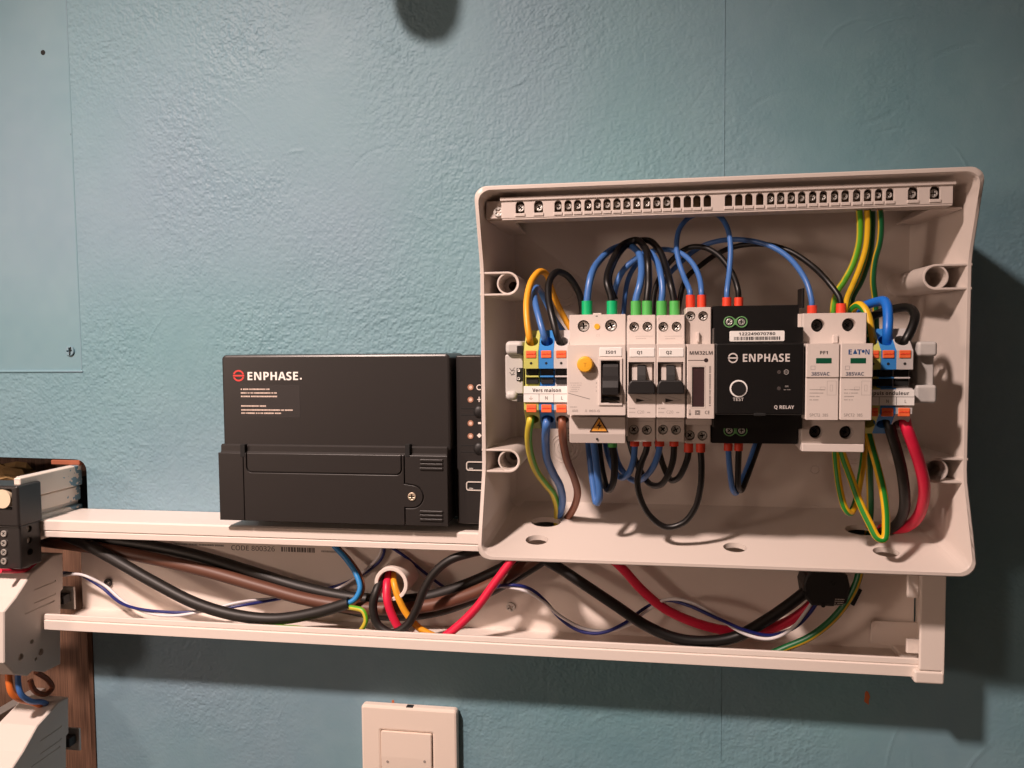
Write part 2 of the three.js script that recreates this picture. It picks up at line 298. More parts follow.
const enclosure = thing('electrical_enclosure', 'open grey plastic electrical enclosure screwed to the wall, holding the modules', 'enclosure');
{
  const ring = [];                                             // points of the outline: side parameter and outward inset direction
  const R = 0.009, x0 = rim.x0, x1 = rim.x1, y0 = rim.y0, y1 = rim.y1;
  const line = (ax, ay, bx_, by, n) => { for (let i = 0; i < n; i++) ring.push([ax + (bx_ - ax) * i / n, ay + (by - ay) * i / n]); };
  const arc = (cx, cy, a0) => { for (let i = 0; i < 8; i++) { const a = a0 + i / 8 * Math.PI / 2; ring.push([cx + R * Math.cos(a), cy + R * Math.sin(a)]); } };
  line(x0 + R, y0, x1 - R, y0, 8); arc(x1 - R, y0 + R, -Math.PI / 2); line(x1, y0 + R, x1, y1 - R, 30); arc(x1 - R, y1 - R, 0); line(x1 - R, y1, x0 + R, y1, 8); arc(x0 + R, y1 - R, Math.PI / 2); line(x0, y1 - R, x0, y0 + R, 30); arc(x0 + R, y0 + R, Math.PI);
  const cx = (x0 + x1) / 2, cy = (y0 + y1) / 2;
  const place = ([x, y], inset, z) => {                        // draft: the box narrows towards the wall
    const t = (ZR - z) / ZR, fx = (x - cx) / ((x1 - x0) / 2), fy = (y - cy) / ((y1 - y0) / 2);
    const nx = fx - (fx > 0 ? DRAFT.r : DRAFT.l) * t / ((x1 - x0) / 2) * fx - inset / ((x1 - x0) / 2) * fx, ny = fy - (fy > 0 ? DRAFT.t : DRAFT.b) * t / ((y1 - y0) / 2) * fy - inset / ((y1 - y0) / 2) * fy;
    return [cx + nx * (x1 - x0) / 2, cy + ny * (y1 - y0) / 2, z];
  };
  const zTop = ([x, y]) => (Math.abs(y - y0) < 0.002 || Math.abs(y - y1) < 0.002 ? 0.09 : rimZ(y));
  const rings = [(p) => place(p, 0, 0.0008), (p) => place(p, 0, zTop(p) - 0.0009), (p) => place(p, 0.0009, zTop(p)), (p) => place(p, TH - 0.0006, zTop(p)), (p) => place(p, TH, zTop(p) - 0.0009), (p) => place(p, TH + 0.0004, ZB + 0.004), (p) => place(p, TH + 0.004, ZB)].map((f) => ring.map(f));
  const pos = [], tri = (a, b, c) => pos.push(...a, ...b, ...c), n = ring.length;
  for (let k = 0; k + 1 < rings.length; k++) for (let i = 0; i < n; i++) { const j = (i + 1) % n, a = rings[k][i], b = rings[k][j], c = rings[k + 1][j], d = rings[k + 1][i]; tri(a, b, c); tri(a, c, d); }
  for (let i = 0; i < n; i++) { const j = (i + 1) % n; tri([cx, cy, 0.0008], rings[0][j], rings[0][i]); tri([cx, cy, ZB], rings[6][i], rings[6][j]); }
  let g = new THREE.BufferGeometry(); g.setAttribute('position', new THREE.Float32BufferAttribute(pos, 3)); g.setAttribute('uv', new THREE.Float32BufferAttribute(new Float32Array(pos.length / 3 * 2), 2)); g.computeVertexNormals(); g = toCreasedNormals(g, 0.7);
  const yAt = (z) => y0 + TH + DRAFT.b * (ZR - z) / ZR, holes = [];   // inside face of the sloping floor
  const onFloor = (u, v) => { let y = yAt(0.05), p; for (let i = 0; i < 30; i++) { p = PY(u, v, y); p.z = Math.max(0.008, Math.min(0.085, p.z)); y = yAt(p.z); } return p; };
  const vhole = (u, v, rx, rz) => { const c = onFloor(u, v), q = new THREE.CylinderGeometry(1, 1, 0.014, 28); q.scale(rx, 1, rz); q.translate(c.x, yAt(c.z) - 0.002, Math.max(c.z, 0.007 + rz)); holes.push(q); };
  vhole(537, 540, 0.0082, 0.0075); vhole(735, 547.5, 0.0078, 0.007); vhole(886, 552, 0.0082, 0.007);
  vhole(546, 522, 0.0112, 0.0085); vhole(862, 530, 0.0112, 0.0085); vhole(878, 531, 0.0112, 0.0085);
  obj('shell', cut(g, holes), M.box, enclosure);
  // screw towers: an arch joined to the side wall with a tube in it
  const zb = 0.0768;
  const tower = (u, v, side) => {
    const c = P(u, v, zb), ro = 0.0082, t = 0.0014, far = side < 0 ? x0 + 0.0012 : x1 - 0.0012;
    const s = new THREE.Shape(), h = new THREE.Path(), half = Math.PI / 2;
    const ring2 = (p, r) => { if (side < 0) { p.moveTo(far, c.y - r); p.lineTo(c.x, c.y - r); p.absarc(c.x, c.y, r, -half, half); p.lineTo(far, c.y + r); } else { p.moveTo(far, c.y + r); p.lineTo(c.x, c.y + r); p.absarc(c.x, c.y, r, half, half * 3); p.lineTo(far, c.y - r); } };
    const arch = new THREE.Shape(); ring2(arch, ro);
    if (side < 0) { arch.lineTo(far, c.y + ro - t); arch.lineTo(c.x, c.y + ro - t); arch.absarc(c.x, c.y, ro - t, half, -half, true); arch.lineTo(far, c.y - ro + t); } else { arch.lineTo(far, c.y - ro + t); arch.lineTo(c.x, c.y - ro + t); arch.absarc(c.x, c.y, ro - t, half * 3, half, true); arch.lineTo(far, c.y + ro - t); }
    arch.closePath();
    const tube = new THREE.Shape(); tube.absarc(c.x, c.y, ro - 0.0006, 0, Math.PI * 2); const hh = new THREE.Path(); hh.absarc(c.x, c.y, ro - 0.0018, 0, Math.PI * 2); tube.holes.push(hh);
    const m = obj('screw_tower', merge(exZ(arch, ZB - 0.001, zb, 0.0003), exZ(tube, ZB - 0.001, zb - 0.0008, 0.0002)), M.box, enclosure);
    const plug = new THREE.Shape(); plug.absarc(c.x, c.y, ro - 0.0015, 0, Math.PI * 2); const pin = new THREE.Path(); pin.absarc(c.x, c.y, 0.0034, 0, Math.PI * 2); plug.holes.push(pin); obj('screw_seat', exZ(plug, 0.03, 0.05), M.box, m);
  };
  tower(507.5, 283.5, -1); tower(936.5, 277, 1); tower(508.5, 461, -1); tower(936, 470.5, 1);
  // moulded rings on the back
  const mark = (u, v, rs) => { const c = P(u, v, ZB); obj('moulded_ring', merge(rs.map((r) => { const q = new THREE.TorusGeometry(r, 0.0004, 6, 28); q.translate(c.x, c.y, ZB); return q; })), M.box, enclosure); };
  mark(565, 292, [0.006, 0.009, 0.0115]); mark(565, 448, [0.006, 0.009, 0.0115]); mark(610, 508, [0.0045]); mark(815, 512, [0.0045]); mark(853, 452, [0.006, 0.009]); mark(815, 470, [0.003]);
  // ledge that carries the earth bar at its open end
  const q = rect(928, 186, 968, 210, 0.07); obj('bar_ledge', bx(q.x0, q.x1 - 0.004, q.y0, q.y0 + 0.0015, 0.01, 0.072, 0.0004), M.box, enclosure);
  seat(enclosure);
}
const boxIn = { x0: rim.x0 + TH + DRAFT.l, x1: rim.x1 - TH - DRAFT.r };

// ================================================================ EARTH TERMINAL BAR
{
  const t = thing('earth_terminal_bar', 'long cream earth terminal bar with a row of arched screw windows inside the enclosure top', 'terminal bar');
  const zf = 0.083, yL = (u, v) => P(u, v, zf).y;
  const x0 = P(502, 205, zf).x, x1 = P(953, 193, zf).x, yt = (yL(502, 200.5) + yL(953, 184.5)) / 2, yb = (yL(502, 217) + yL(953, 205)) / 2;
  const s = shapeOf([[x0, yb], [x1, yb], [x1, yt], [x0, yt]]);
  const small = [558, 568, 577.6, 588, 597.5, 607, 617, 627, 637, 647, 657, 667, 677, 687.5, 697, 707.5, 728.7, 739, 749, 760, 771, 781, 791.6, 802, 813, 823.6, 835, 845.5, 857, 868, 879, 890], big = [520, 538.5, 913, 935];
  const yc = (u) => (yt + yb) / 2 + 0.0008;
  const wins = [...small.map((u) => [u, 0.0024]), ...big.map((u) => [u, 0.003])];
  const ledges = [];
  for (const [u, w] of wins) {
    const x = P(u, 200, zf).x, y = yc(u), h = new THREE.Path(), y0 = y - 0.0036, y1 = y + 0.0016;
    h.moveTo(x - w, y0); h.lineTo(x + w, y0); h.lineTo(x + w, y1); h.absarc(x, y1, w, 0, Math.PI); h.closePath(); s.holes.push(h);
    ledges.push(bx(x - w - 0.0004, x + w + 0.0004, y0 - 0.0022, y0 - 0.0002, zf - 0.0015, zf + 0.0007, 0.0003));
  }
  const top = bx(x0 - 0.0012, x1 + 0.0016, yt - 0.0004, yt + 0.0022, zf - 0.014, zf + 0.0012, 0.0005), bot = bx(x0, x1, yb - 0.0012, yb + 0.0004, zf - 0.014, zf - 0.0004, 0.0003);
  obj('housing', merge(exZ(s, zf - 0.002, zf, 0.0002), ledges, top, bot, bx(x0 - 0.0006, x0 + 0.0012, yb, yt, zf - 0.014, zf - 0.0005), bx(x1 - 0.0012, x1, yb, yt, zf - 0.014, zf - 0.0005)), M.white2, t);
  obj('brass_bar', bx(x0 + 0.002, x1 - 0.002, yb + 0.0012, yt - 0.0012, zf - 0.0135, zf - 0.0065, 0.0006), M.brass, t);
  wins.forEach(([u, w], i) => { if (i >= 12 && i <= 19) return; const x = P(u, 200, zf).x; screw(t, x, yc(u) + 0.0004, zf - 0.0025, w * 0.88, 'screw', M.steel, i * 1.3); });
  const e = rect(486, 201, 503, 219, 0.078); obj('end_bracket', bx(e.x0, x0 - 0.0002, e.y0, e.y1, 0.05, 0.078, 0.0008), M.box, t);
  const c = P(498.5, 212, 0.078); screw(t, c.x, c.y, 0.0792, 0.0035, 'bracket_screw', M.steel, 0.8);
  obj('bracket_foot', bx(e.x0 + 0.002, x0 + 0.006, e.y0 - 0.001, e.y0 + 0.001, 0.0065, 0.074, 0.0004), M.box, t); obj('bracket_foot', bx(x1 - 0.004, x1 - 0.001, yb - 0.001, yb + 0.004, 0.0065, 0.074, 0.0004), M.box, t);
  seat(t);
}

// ================================================================ DIN RAIL AND MODULES
const ZRAIL = 0.064, ZS = 0.112, ZFACE = 0.128;
{
  const a = P(512, 380, ZRAIL), b = P(934, 380, ZRAIL), yc = P(700, 380, 0.12).y, t = thing('din_rail', 'galvanised steel mounting rail behind the modules in the enclosure', 'rail');
  const prof = [[ZRAIL, yc - 0.0175], [ZRAIL, yc - 0.0135], [ZRAIL - 0.0065, yc - 0.0135], [ZRAIL - 0.0065, yc + 0.0135], [ZRAIL, yc + 0.0135], [ZRAIL, yc + 0.0175], [ZRAIL - 0.001, yc + 0.0175], [ZRAIL - 0.001, yc + 0.0145], [ZRAIL - 0.0075, yc + 0.0145], [ZRAIL - 0.0075, yc - 0.0145], [ZRAIL - 0.001, yc - 0.0145], [ZRAIL - 0.001, yc - 0.0175]];
  obj('rail_profile', exX(prof, a.x, b.x, 0), M.steel, t);
  for (const u of [570, 700, 870]) { const c = P(u, 380, ZRAIL); obj('standoff', cylZ(c.x, yc, ZB, ZRAIL - 0.0075, 0.006), M.box, t); }
  seat(t);
}
const ZM = ZRAIL + 0.0006;                                     // back of what snaps on the rail
/* body of a rail module: shoulders with cut screw wells, raised face; u0..u1 the shoulder, f0..f1 the raised face */
function moduleBody(t, mat, { u0, u1, vt, vb, f0, f1, vf0, vf1, zs = ZS, zf = ZFACE, wells = [], wellR = 0.0033, topZ, extra = [] }) {
  const s = rect(u0, vt, u1, vb, zs), f = rect(f0, vf0, f1, vf1, zf);
  const g = exX([[ZM, s.y0], [zs, s.y0], [zs, s.y1], [ZM, s.y1]], s.x0, s.x1, 0.0005);
  const fg = exX([[zs - 0.004, f.y0], [zf, f.y0], [zf, f.y1], [zs - 0.004, f.y1]], f.x0, f.x1, 0.0005);
  const cutters = wells.map(([u, v, r]) => { const c = P(u, v, zs); return cylZ(c.x, c.y, zs - 0.006, zs + 0.002, r ?? wellR, 20); });
  obj('housing', wells.length ? cut(g, cutters) : g, mat, t);
  const face = obj('face', extra.length ? cut(fg, extra) : fg, mat, t);
  for (const [u, v, r, m] of wells) { const c = P(u, v, zs), k = r ?? wellR; const lin_ = obj('screw_well', cylZ(c.x, c.y, zs - 0.0065, zs - 0.0058, k * 0.98, 16), M.hole, t); screw(t, c.x, c.y, zs - 0.0022, k * 0.86, 'terminal_screw', m ?? M.steel, u * 0.7); }
  return { s, f, face };
}
const grey = (a) => `rgba(70,66,66,${a})`;
// residual current switch
{
  const t = thing('residual_current_switch', 'wide white differential switch with yellow round test button and warning triangle', 'breaker');
  const zf = ZFACE, win = rect(601, 360.5, 620, 403, zf);
  moduleBody(t, M.white, { u0: 569.6, u1: 626, vt: 314.5, vb: 442.5, f0: 567, f1: 626, vf0: 345, vf1: 415, wells: [[583.5, 326, 0.0038], [611, 325.5, 0.0038]], extra: [bx(win.x0, win.x1, win.y0, win.y1, zf - 0.008, zf + 0.003, 0.0002)] });
  { const q = rect(593, 313, 601.5, 316, ZS); obj('top_tab', bx(q.x0, q.x1, q.y0 - 0.002, q.y1, 0.09, ZS - 0.0004), M.white, t); const c = P(597, 326.5, ZS); obj('seal', cylZ(c.x, c.y, ZS - 0.001, ZS + 0.0005, 0.0018, 16), M.yellowButton, t); }
  { const c = P(585, 364.5, zf + 0.004); const pts = [[0, 0.0052], [0.0040, 0.0052], [0.0047, 0.0047], [0.005, 0.0038], [0.0052, -0.001], [0, -0.001]].map(([a, b]) => new THREE.Vector2(a, b)).reverse(); const g = new THREE.LatheGeometry(pts, 28); g.rotateX(Math.PI / 2); g.translate(c.x, c.y, zf); const b = obj('test_button', g, M.yellowButton, t); decal(b, 'button_letter', 581, 360.5, 589, 368.5, zf + 0.0052, (k) => text(k, 'T', 585, 364.8, 5.5, 'rgba(214,140,30,1)', 'normal')); }
  { const q = win, m = (q.y0 + q.y1) / 2; const yS = P(610, 380.5, zf).y, yE = P(610, 394, zf).y;
    const prof = [[zf - 0.008, q.y1 - 0.0012], [zf - 0.002, q.y1 - 0.0012], [zf - 0.0002, q.y1 - 0.004], [zf + 0.0006, yS + 0.003], [zf + 0.004, yS], [zf + 0.0062, yS - 0.004], [zf + 0.0058, yE], [zf + 0.001, yE], [zf - 0.008, yE]];
    obj('toggle', exX(prof, q.x0 + 0.0008, q.x1 - 0.0008, 0.0004), M.softblack, t);
    obj('toggle_gap', bx(q.x0 + 0.0007, q.x1 - 0.0007, q.y0 + 0.0014, q.y0 + 0.0034, zf - 0.007, zf - 0.003), M.hole, t);
    const fr = new THREE.Shape(); const a = 0.0014; fr.moveTo(q.x0 - a, q.y0 - a); fr.lineTo(q.x1 + a, q.y0 - a); fr.lineTo(q.x1 + a, q.y1 + a); fr.lineTo(q.x0 - a, q.y1 + a); fr.closePath(); const h = new THREE.Path(); h.moveTo(q.x0, q.y0); h.lineTo(q.x1, q.y0); h.lineTo(q.x1, q.y1); h.lineTo(q.x0, q.y1); h.closePath(); fr.holes.push(h); obj('toggle_frame', exZ(fr, zf - 0.001, zf + 0.0009, 0.0002), M.white, t); }
  { const q = rect(599.5, 347.5, 622, 356.5, zf); const p = obj('name_plate', bx(q.x0, q.x1, q.y0, q.y1, zf - 0.001, zf + 0.0004), M.label, t); decal(p, 'name_print', 600, 348, 621.5, 356, zf + 0.0004, (c) => text(c, 'IS01', 611, 352.2, 4.3, '#4a4444', 'bold', 11)); }
  { // lower terminal cover with the warning triangle: slopes back towards the rear
    const q = rect(570, 416, 626, 442, ZS); obj('terminal_cover', exX([[ZS - 0.002, q.y0 + 0.0002], [ZS + 0.006, q.y0 + 0.0002], [ZS + 0.0075, q.y0 + 0.006], [ZS + 0.0075, q.y1], [ZS - 0.002, q.y1]], q.x0 + 0.0002, q.x1 - 0.0002, 0.0004), M.white2, t);
    const z = ZS + 0.0075, a = P(599, 417, z), b = P(589.5, 432, z), c = P(608.5, 432, z), s = shapeOf([[b.x, b.y], [c.x, c.y], [a.x, a.y]]);
    const tri = obj('warning_triangle', exZ(s, z - 0.0004, z + 0.0002), std(lin(0.8, 0.36, 0.05), 0.5), t);
    decal(tri, 'warning_print', 588, 415.5, 610, 433.5, z + 0.0002, (k) => { k.strokeStyle = '#38201a'; k.lineWidth = 1.1; k.lineJoin = 'round'; k.beginPath(); k.moveTo(599, 417.4); k.lineTo(590.2, 431.6); k.lineTo(607.8, 431.6); k.closePath(); k.stroke(); k.fillStyle = '#38201a'; k.beginPath(); k.moveTo(600.6, 420.5); k.lineTo(596.6, 426.3); k.lineTo(599, 426.2); k.lineTo(597.6, 430.4); k.lineTo(601.8, 424.8); k.lineTo(599.4, 424.9); k.closePath(); k.fill(); }, 16);
    const d = P(597, 439, ZS + 0.007); obj('cover_screw', cylZ(d.x, d.y, ZS + 0.004, ZS + 0.0072, 0.0007, 10), M.hole, t); }
  decal(t, 'face_print', 568, 372, 601, 414.5, zf, (c) => { for (let i = 0; i < 5; i++) scribble(c, 570 + (i % 2), 383 + i * 2.1, 12 - i, 0.7, grey(0.28), 5 + i); for (let i = 0; i < 3; i++) scribble(c, 596, 383 + i * 4, 1.5, 1.4, grey(0.3), 50 + i); c.strokeStyle = grey(0.75); c.lineWidth = 0.45; c.beginPath(); c.moveTo(568, 393); c.lineTo(590, 399); c.stroke(); scribble(c, 570, 407, 7, 0.8, grey(0.35), 61); text(c, '40A', 575, 411, 3.6, grey(0.35)); text(c, 'A', 586, 411, 3.6, grey(0.35)); text(c, '003-G', 594.5, 411, 3.4, grey(0.4), 'bold', 11); });
  decal(t, 'shoulder_print', 588, 310, 606, 341, ZS, (c) => { c.fillStyle = grey(0.8); c.fillRect(595.7, 315.6, 2, 1); text(c, 'C E', 598, 335, 3, grey(0.22), 'normal'); });
  seat(t);
}
// two miniature breakers
function miniBreaker(u, name, label, dy) {
  const t = thing('miniature_breaker', label, 'breaker', 'single breakers on the rail'), zf = ZFACE, q = rect(u + 1.2, 362, u + 27, 389, zf), off = 0.0004;
  moduleBody(t, M.white, { u0: u + 0.2, u1: u + 28.4, vt: 315, vb: 441.5, f0: u + 0.2, f1: u + 29.2, vf0: 344, vf1: 417.5, wells: [[u + 7, 326.8, 0.0031, M.steel], [u + 20.2, 326.6, 0.0031], [u + 6.6, 429.8, 0.0031], [u + 19.7, 430, 0.0031]], extra: [bx(q.x0, q.x1, q.y0, q.y1, zf - 0.007, zf + 0.003, 0.0002)] });
  { const w = rect(u + 10, 365, u + 19, 385, zf); obj('toggle_stem', exX([[zf - 0.007, w.y0], [zf + 0.002, w.y0], [zf + 0.0005, w.y0 + 0.006], [zf - 0.0025, w.y1], [zf - 0.007, w.y1]], w.x0, w.x1, 0.0004), M.softblack, t);
    const pk = rect(u + 4.5, 364, u + 25, 387, zf - 0.003); obj('toggle_pocket', bx(pk.x0, pk.x1, pk.y0, pk.y1, zf - 0.0068, zf - 0.003), M.white, t);
    const h = rect(u + 0.8, 380.5, u + 28, 394, zf + 0.006);
    const sh = new THREE.Shape(); sh.moveTo(h.x0, h.y0); sh.lineTo(h.x1, h.y0); sh.lineTo(h.x1, h.y1 - 0.0036); sh.lineTo(h.x1 - 0.0008, h.y1 - 0.0014); sh.lineTo(h.x1 - 0.0022, h.y1); sh.lineTo(h.x0 + 0.0022, h.y1); sh.lineTo(h.x0 + 0.0008, h.y1 - 0.0014); sh.lineTo(h.x0, h.y1 - 0.0036); sh.closePath();
    obj('toggle_handle', exZ(sh, zf - 0.001, zf + 0.0062, 0.0007), M.softblack, t); }
  { const p = rect(u + 2.5, 348, u + 27.5, 357, zf), n = obj('name_plate', bx(p.x0, p.x1, p.y0, p.y1, zf - 0.001, zf + 0.0004), M.label, t); decal(n, 'name_print', u + 3, 348.4, u + 27, 356.6, zf + 0.0004, (c) => text(c, name, u + 12.5, 352.6, 4.6, '#3c3838')); }
  decal(t, 'face_print', u + 1, 396, u + 28, 416.5, zf, (c) => { c.fillStyle = '#2c2624'; c.beginPath(); c.moveTo(u + 9, 398.4); c.lineTo(u + 17.5, 400.4); c.lineTo(u + 9, 402.4); c.closePath(); c.fill(); c.strokeStyle = grey(0.4); c.lineWidth = 0.3; c.beginPath(); c.moveTo(u + 4, 394); c.lineTo(u + 25, 400); c.lineTo(u + 9, 402); c.stroke(); scribble(c, u + 2, 408.4, 7, 1, grey(0.35), u | 0); text(c, 'C20', u + 13.5, 412, 4.2, grey(0.4), 'normal'); scribble(c, u + 2, 412.4, 6, 0.9, grey(0.3), 3 + u | 0); scribble(c, u + 20, 412.4, 3, 1, grey(0.35), 7 + u | 0); });
  decal(t, 'shoulder_print', u + 1, 316, u + 28, 342, ZS, (c) => { text(c, '1', u + 2.6, 319.5, 2.6, grey(0.5), 'normal'); c.fillStyle = grey(0.3); c.fillRect(u + 8, 336, 18, 0.4); scribble(c, u + 9, 338.6, 10, 0.8, grey(0.25), 17); });
  decal(t, 'shoulder_print', u + 1, 418.5, u + 28, 441, ZS, (c) => { text(c, '2', u + 2.4, 435.5, 2.6, grey(0.6), 'normal'); c.fillStyle = grey(0.35); c.fillRect(u + 8, 421, 18, 0.4); });
  return seat(t);
}
miniBreaker(627.2, 'Q1', 'white single breaker marked Q1 with black toggle down'); miniBreaker(656.4, 'Q2', 'white single breaker marked Q2 with black toggle down');
// energy meter
{
  const t = thing('energy_meter', 'narrow white energy meter with a dark upright display window', 'meter'), zf = ZFACE, q = rect(692, 367, 704.5, 407, zf);
  moduleBody(t, M.white2, { u0: 685.6, u1: 711, vt: 307.2, vb: 443.5, f0: 687, f1: 714.8, vf0: 344, vf1: 418.5, zs: 0.107, wells: [[690.5, 316, 0.0031], [703.2, 316, 0.0031], [690, 435.5, 0.0031], [702.6, 435.8, 0.0031]], extra: [bx(q.x0, q.x1, q.y0, q.y1, zf - 0.003, zf + 0.002, 0.0003)] });
  obj('display', bx(q.x0, q.x1, q.y0, q.y1, zf - 0.0035, zf - 0.0008), M.lcd, t);
  const s = rect(692, 418.5, 705, 422, 0.112); obj('lower_vent', bx(s.x0, s.x1, s.y0, s.y1, 0.105, 0.1085), M.hole, t);
  const st = rect(685.8, 418.5, 712, 425, 0.113); obj('lower_step', bx(st.x0, st.x1, st.y0, st.y1, 0.1, 0.1125), M.white2, t);
  const rib = rect(697, 332, 699.5, 342, 0.11); obj('rib', bx(rib.x0, rib.x1, rib.y0, rib.y1, 0.105, 0.1095), M.white2, t);
  decal(t, 'face_print', 687.5, 346, 714.5, 418, zf, (c) => { text(c, 'MM32LM', 701, 352.6, 4.9, '#3a3231', 'bold', 24); c.strokeStyle = '#5a4a48'; c.lineWidth = 0.6; c.beginPath(); c.moveTo(688, 360.2); c.lineTo(704, 360.2); c.stroke(); c.fillStyle = '#2c1c1e'; c.beginPath(); c.arc(706, 360.2, 2.1, 0, 7); c.fill(); c.strokeStyle = grey(0.25); c.lineWidth = 0.4; c.strokeRect(691, 366, 14.5, 42); c.save(); c.translate(710, 386); c.rotate(-Math.PI / 2); scribble(c, -20, 0, 40, 1.8, grey(0.45), 91); c.restore(); text(c, 'CE', 707.5, 412.5, 4.6, '#4a4442', 'normal'); c.strokeStyle = '#4a4442'; c.lineWidth = 0.5; c.strokeRect(695.5, 410.6, 4.4, 3.8); c.strokeRect(696.5, 411.5, 2.4, 2); c.beginPath(); c.moveTo(690, 409.5); c.lineTo(690, 415); c.moveTo(689, 413.5); c.lineTo(690, 415.2); c.lineTo(691, 413.5); c.stroke(); });
  seat(t);
}
// black grid relay
{
  const t = thing('grid_relay', 'black relay module with white ring test button and serial number sticker', 'relay'), zf = ZFACE + 0.001;
  const a = rect(711.4, 305.5, 798.5, 443.5, 0.105), b = rect(713.5, 327.5, 800, 428.5, 0.118), f = rect(715.2, 343, 804, 415, zf);
  obj('housing', exX([[ZM, a.y0], [0.105, a.y0], [0.105, b.y0], [0.118, b.y0], [0.118, b.y1], [0.105, b.y1], [0.105, a.y1], [ZM, a.y1]], a.x0, a.x1, 0.0005), M.black, t);
  obj('face', bx(f.x0, f.x1, f.y0, f.y1, 0.11, zf, 0.0012), M.black, t);
  { const q = rect(729.5, 330.8, 784.5, 341.2, 0.1182), l = obj('serial_sticker', exZ(roundShape(q.x0, q.x1, q.y0, q.y1, 0.0008), 0.1178, 0.1182), M.label, t);
    decal(l, 'serial_print', 730, 331, 784, 341, 0.1182, (c) => { text(c, '122249070780', 757, 333.7, 4, '#2a2626', 'bold', 37); const r = rng(9); let x = 734; while (x < 779) { const w = 0.35 + r() * 0.9; c.fillStyle = '#1c1818'; c.fillRect(x, 336.6, w, 3.4); x += w + 0.35 + r() * 0.6; } }, 14); }
  for (const [v, clip] of [[322, 0], [430.5, 1]]) {
    const z = 0.105, c0 = P(729.3, v, z), c1 = P(741.6, v, z), r = 0.0036, s = new THREE.Shape(); s.absarc(c0.x, c0.y, r, Math.PI / 4, Math.PI * 1.75); s.lineTo(c0.x + 0.0034, c0.y - 0.0018); s.lineTo(c1.x - 0.0034, c1.y - 0.0018); s.absarc(c1.x, c1.y, r, Math.PI * 1.25, Math.PI * 0.75); s.lineTo(c1.x - 0.0034, c1.y + 0.0018); s.lineTo(c0.x + 0.0034, c0.y + 0.0018); s.closePath();
    for (const c of [c0, c1]) { const h = new THREE.Path(); h.absarc(c.x, c.y, 0.0029, 0, Math.PI * 2); s.holes.push(h); }
    const k = obj('green_terminal', exZ(s, z - 0.001, z + 0.0008, 0.0002), M.greenTerm, t); k.userData.label = 'green plug terminal';
    for (const c of [c0, c1]) { obj('screw_well', cylZ(c.x, c.y, z - 0.001, z + 0.0001, 0.0029, 18), M.hole, k); const sc = screw(k, c.x, c.y, z + 0.0006, 0.0021, 'terminal_screw', M.steel, c.x * 90); }
  }
  { const c = P(738.5, 388.5, zf), s = new THREE.Shape(); s.absarc(c.x, c.y, 0.0052, 0, Math.PI * 2); const h = new THREE.Path(); h.absarc(c.x, c.y, 0.0043, 0, Math.PI * 2); s.holes.push(h); obj('test_ring', exZ(s, zf - 0.0005, zf + 0.0003), M.label, t); obj('test_button', cylZ(c.x, c.y, zf - 0.001, zf + 0.0008, 0.0042, 24), M.softblack, t); }
  decal(t, 'face_print', 716, 344, 803, 414, zf, (c) => {
    const w = '#cfc8c4'; roundel(c, 733, 357.8, 4.4, w, 1.35); text(c, 'ENPHASE', 766.2, 358.2, 11, w, 'bold', 48.5);
    text(c, 'TEST', 738.6, 399.4, 4.6, '#b5afab', 'bold', 11); text(c, 'Q RELAY', 784.5, 407.2, 4.7, w, 'bold', 20);
    c.fillStyle = 'rgba(90,82,80,.6)'; for (const y of [372, 388.3]) { c.beginPath(); c.arc(779.2, y, 1.9, 0, 7); c.fill(); }
    roundel(c, 786.4, 372, 2.2, '#b0aaa6', 0.55); text(c, 'ON', 787, 386.6, 2.4, '#9a9490'); scribble(c, 784, 389.6, 7, 0.8, '#8a8480', 4);
  }, 14);
  { const q = rect(754, 413, 766, 416, zf); obj('release_notch', bx(q.x0, q.x1, q.y0, q.y1, zf - 0.003, zf + 0.0003), M.hole, t); const p = rect(710.8, 412, 713.6, 428, 0.1); const s = rect(802, 288, 804.5, 308, 0.08); obj('rail_clip', bx(s.x0, s.x1, s.y0, s.y1, 0.066, 0.08), M.black, t); }
  seat(t);
}
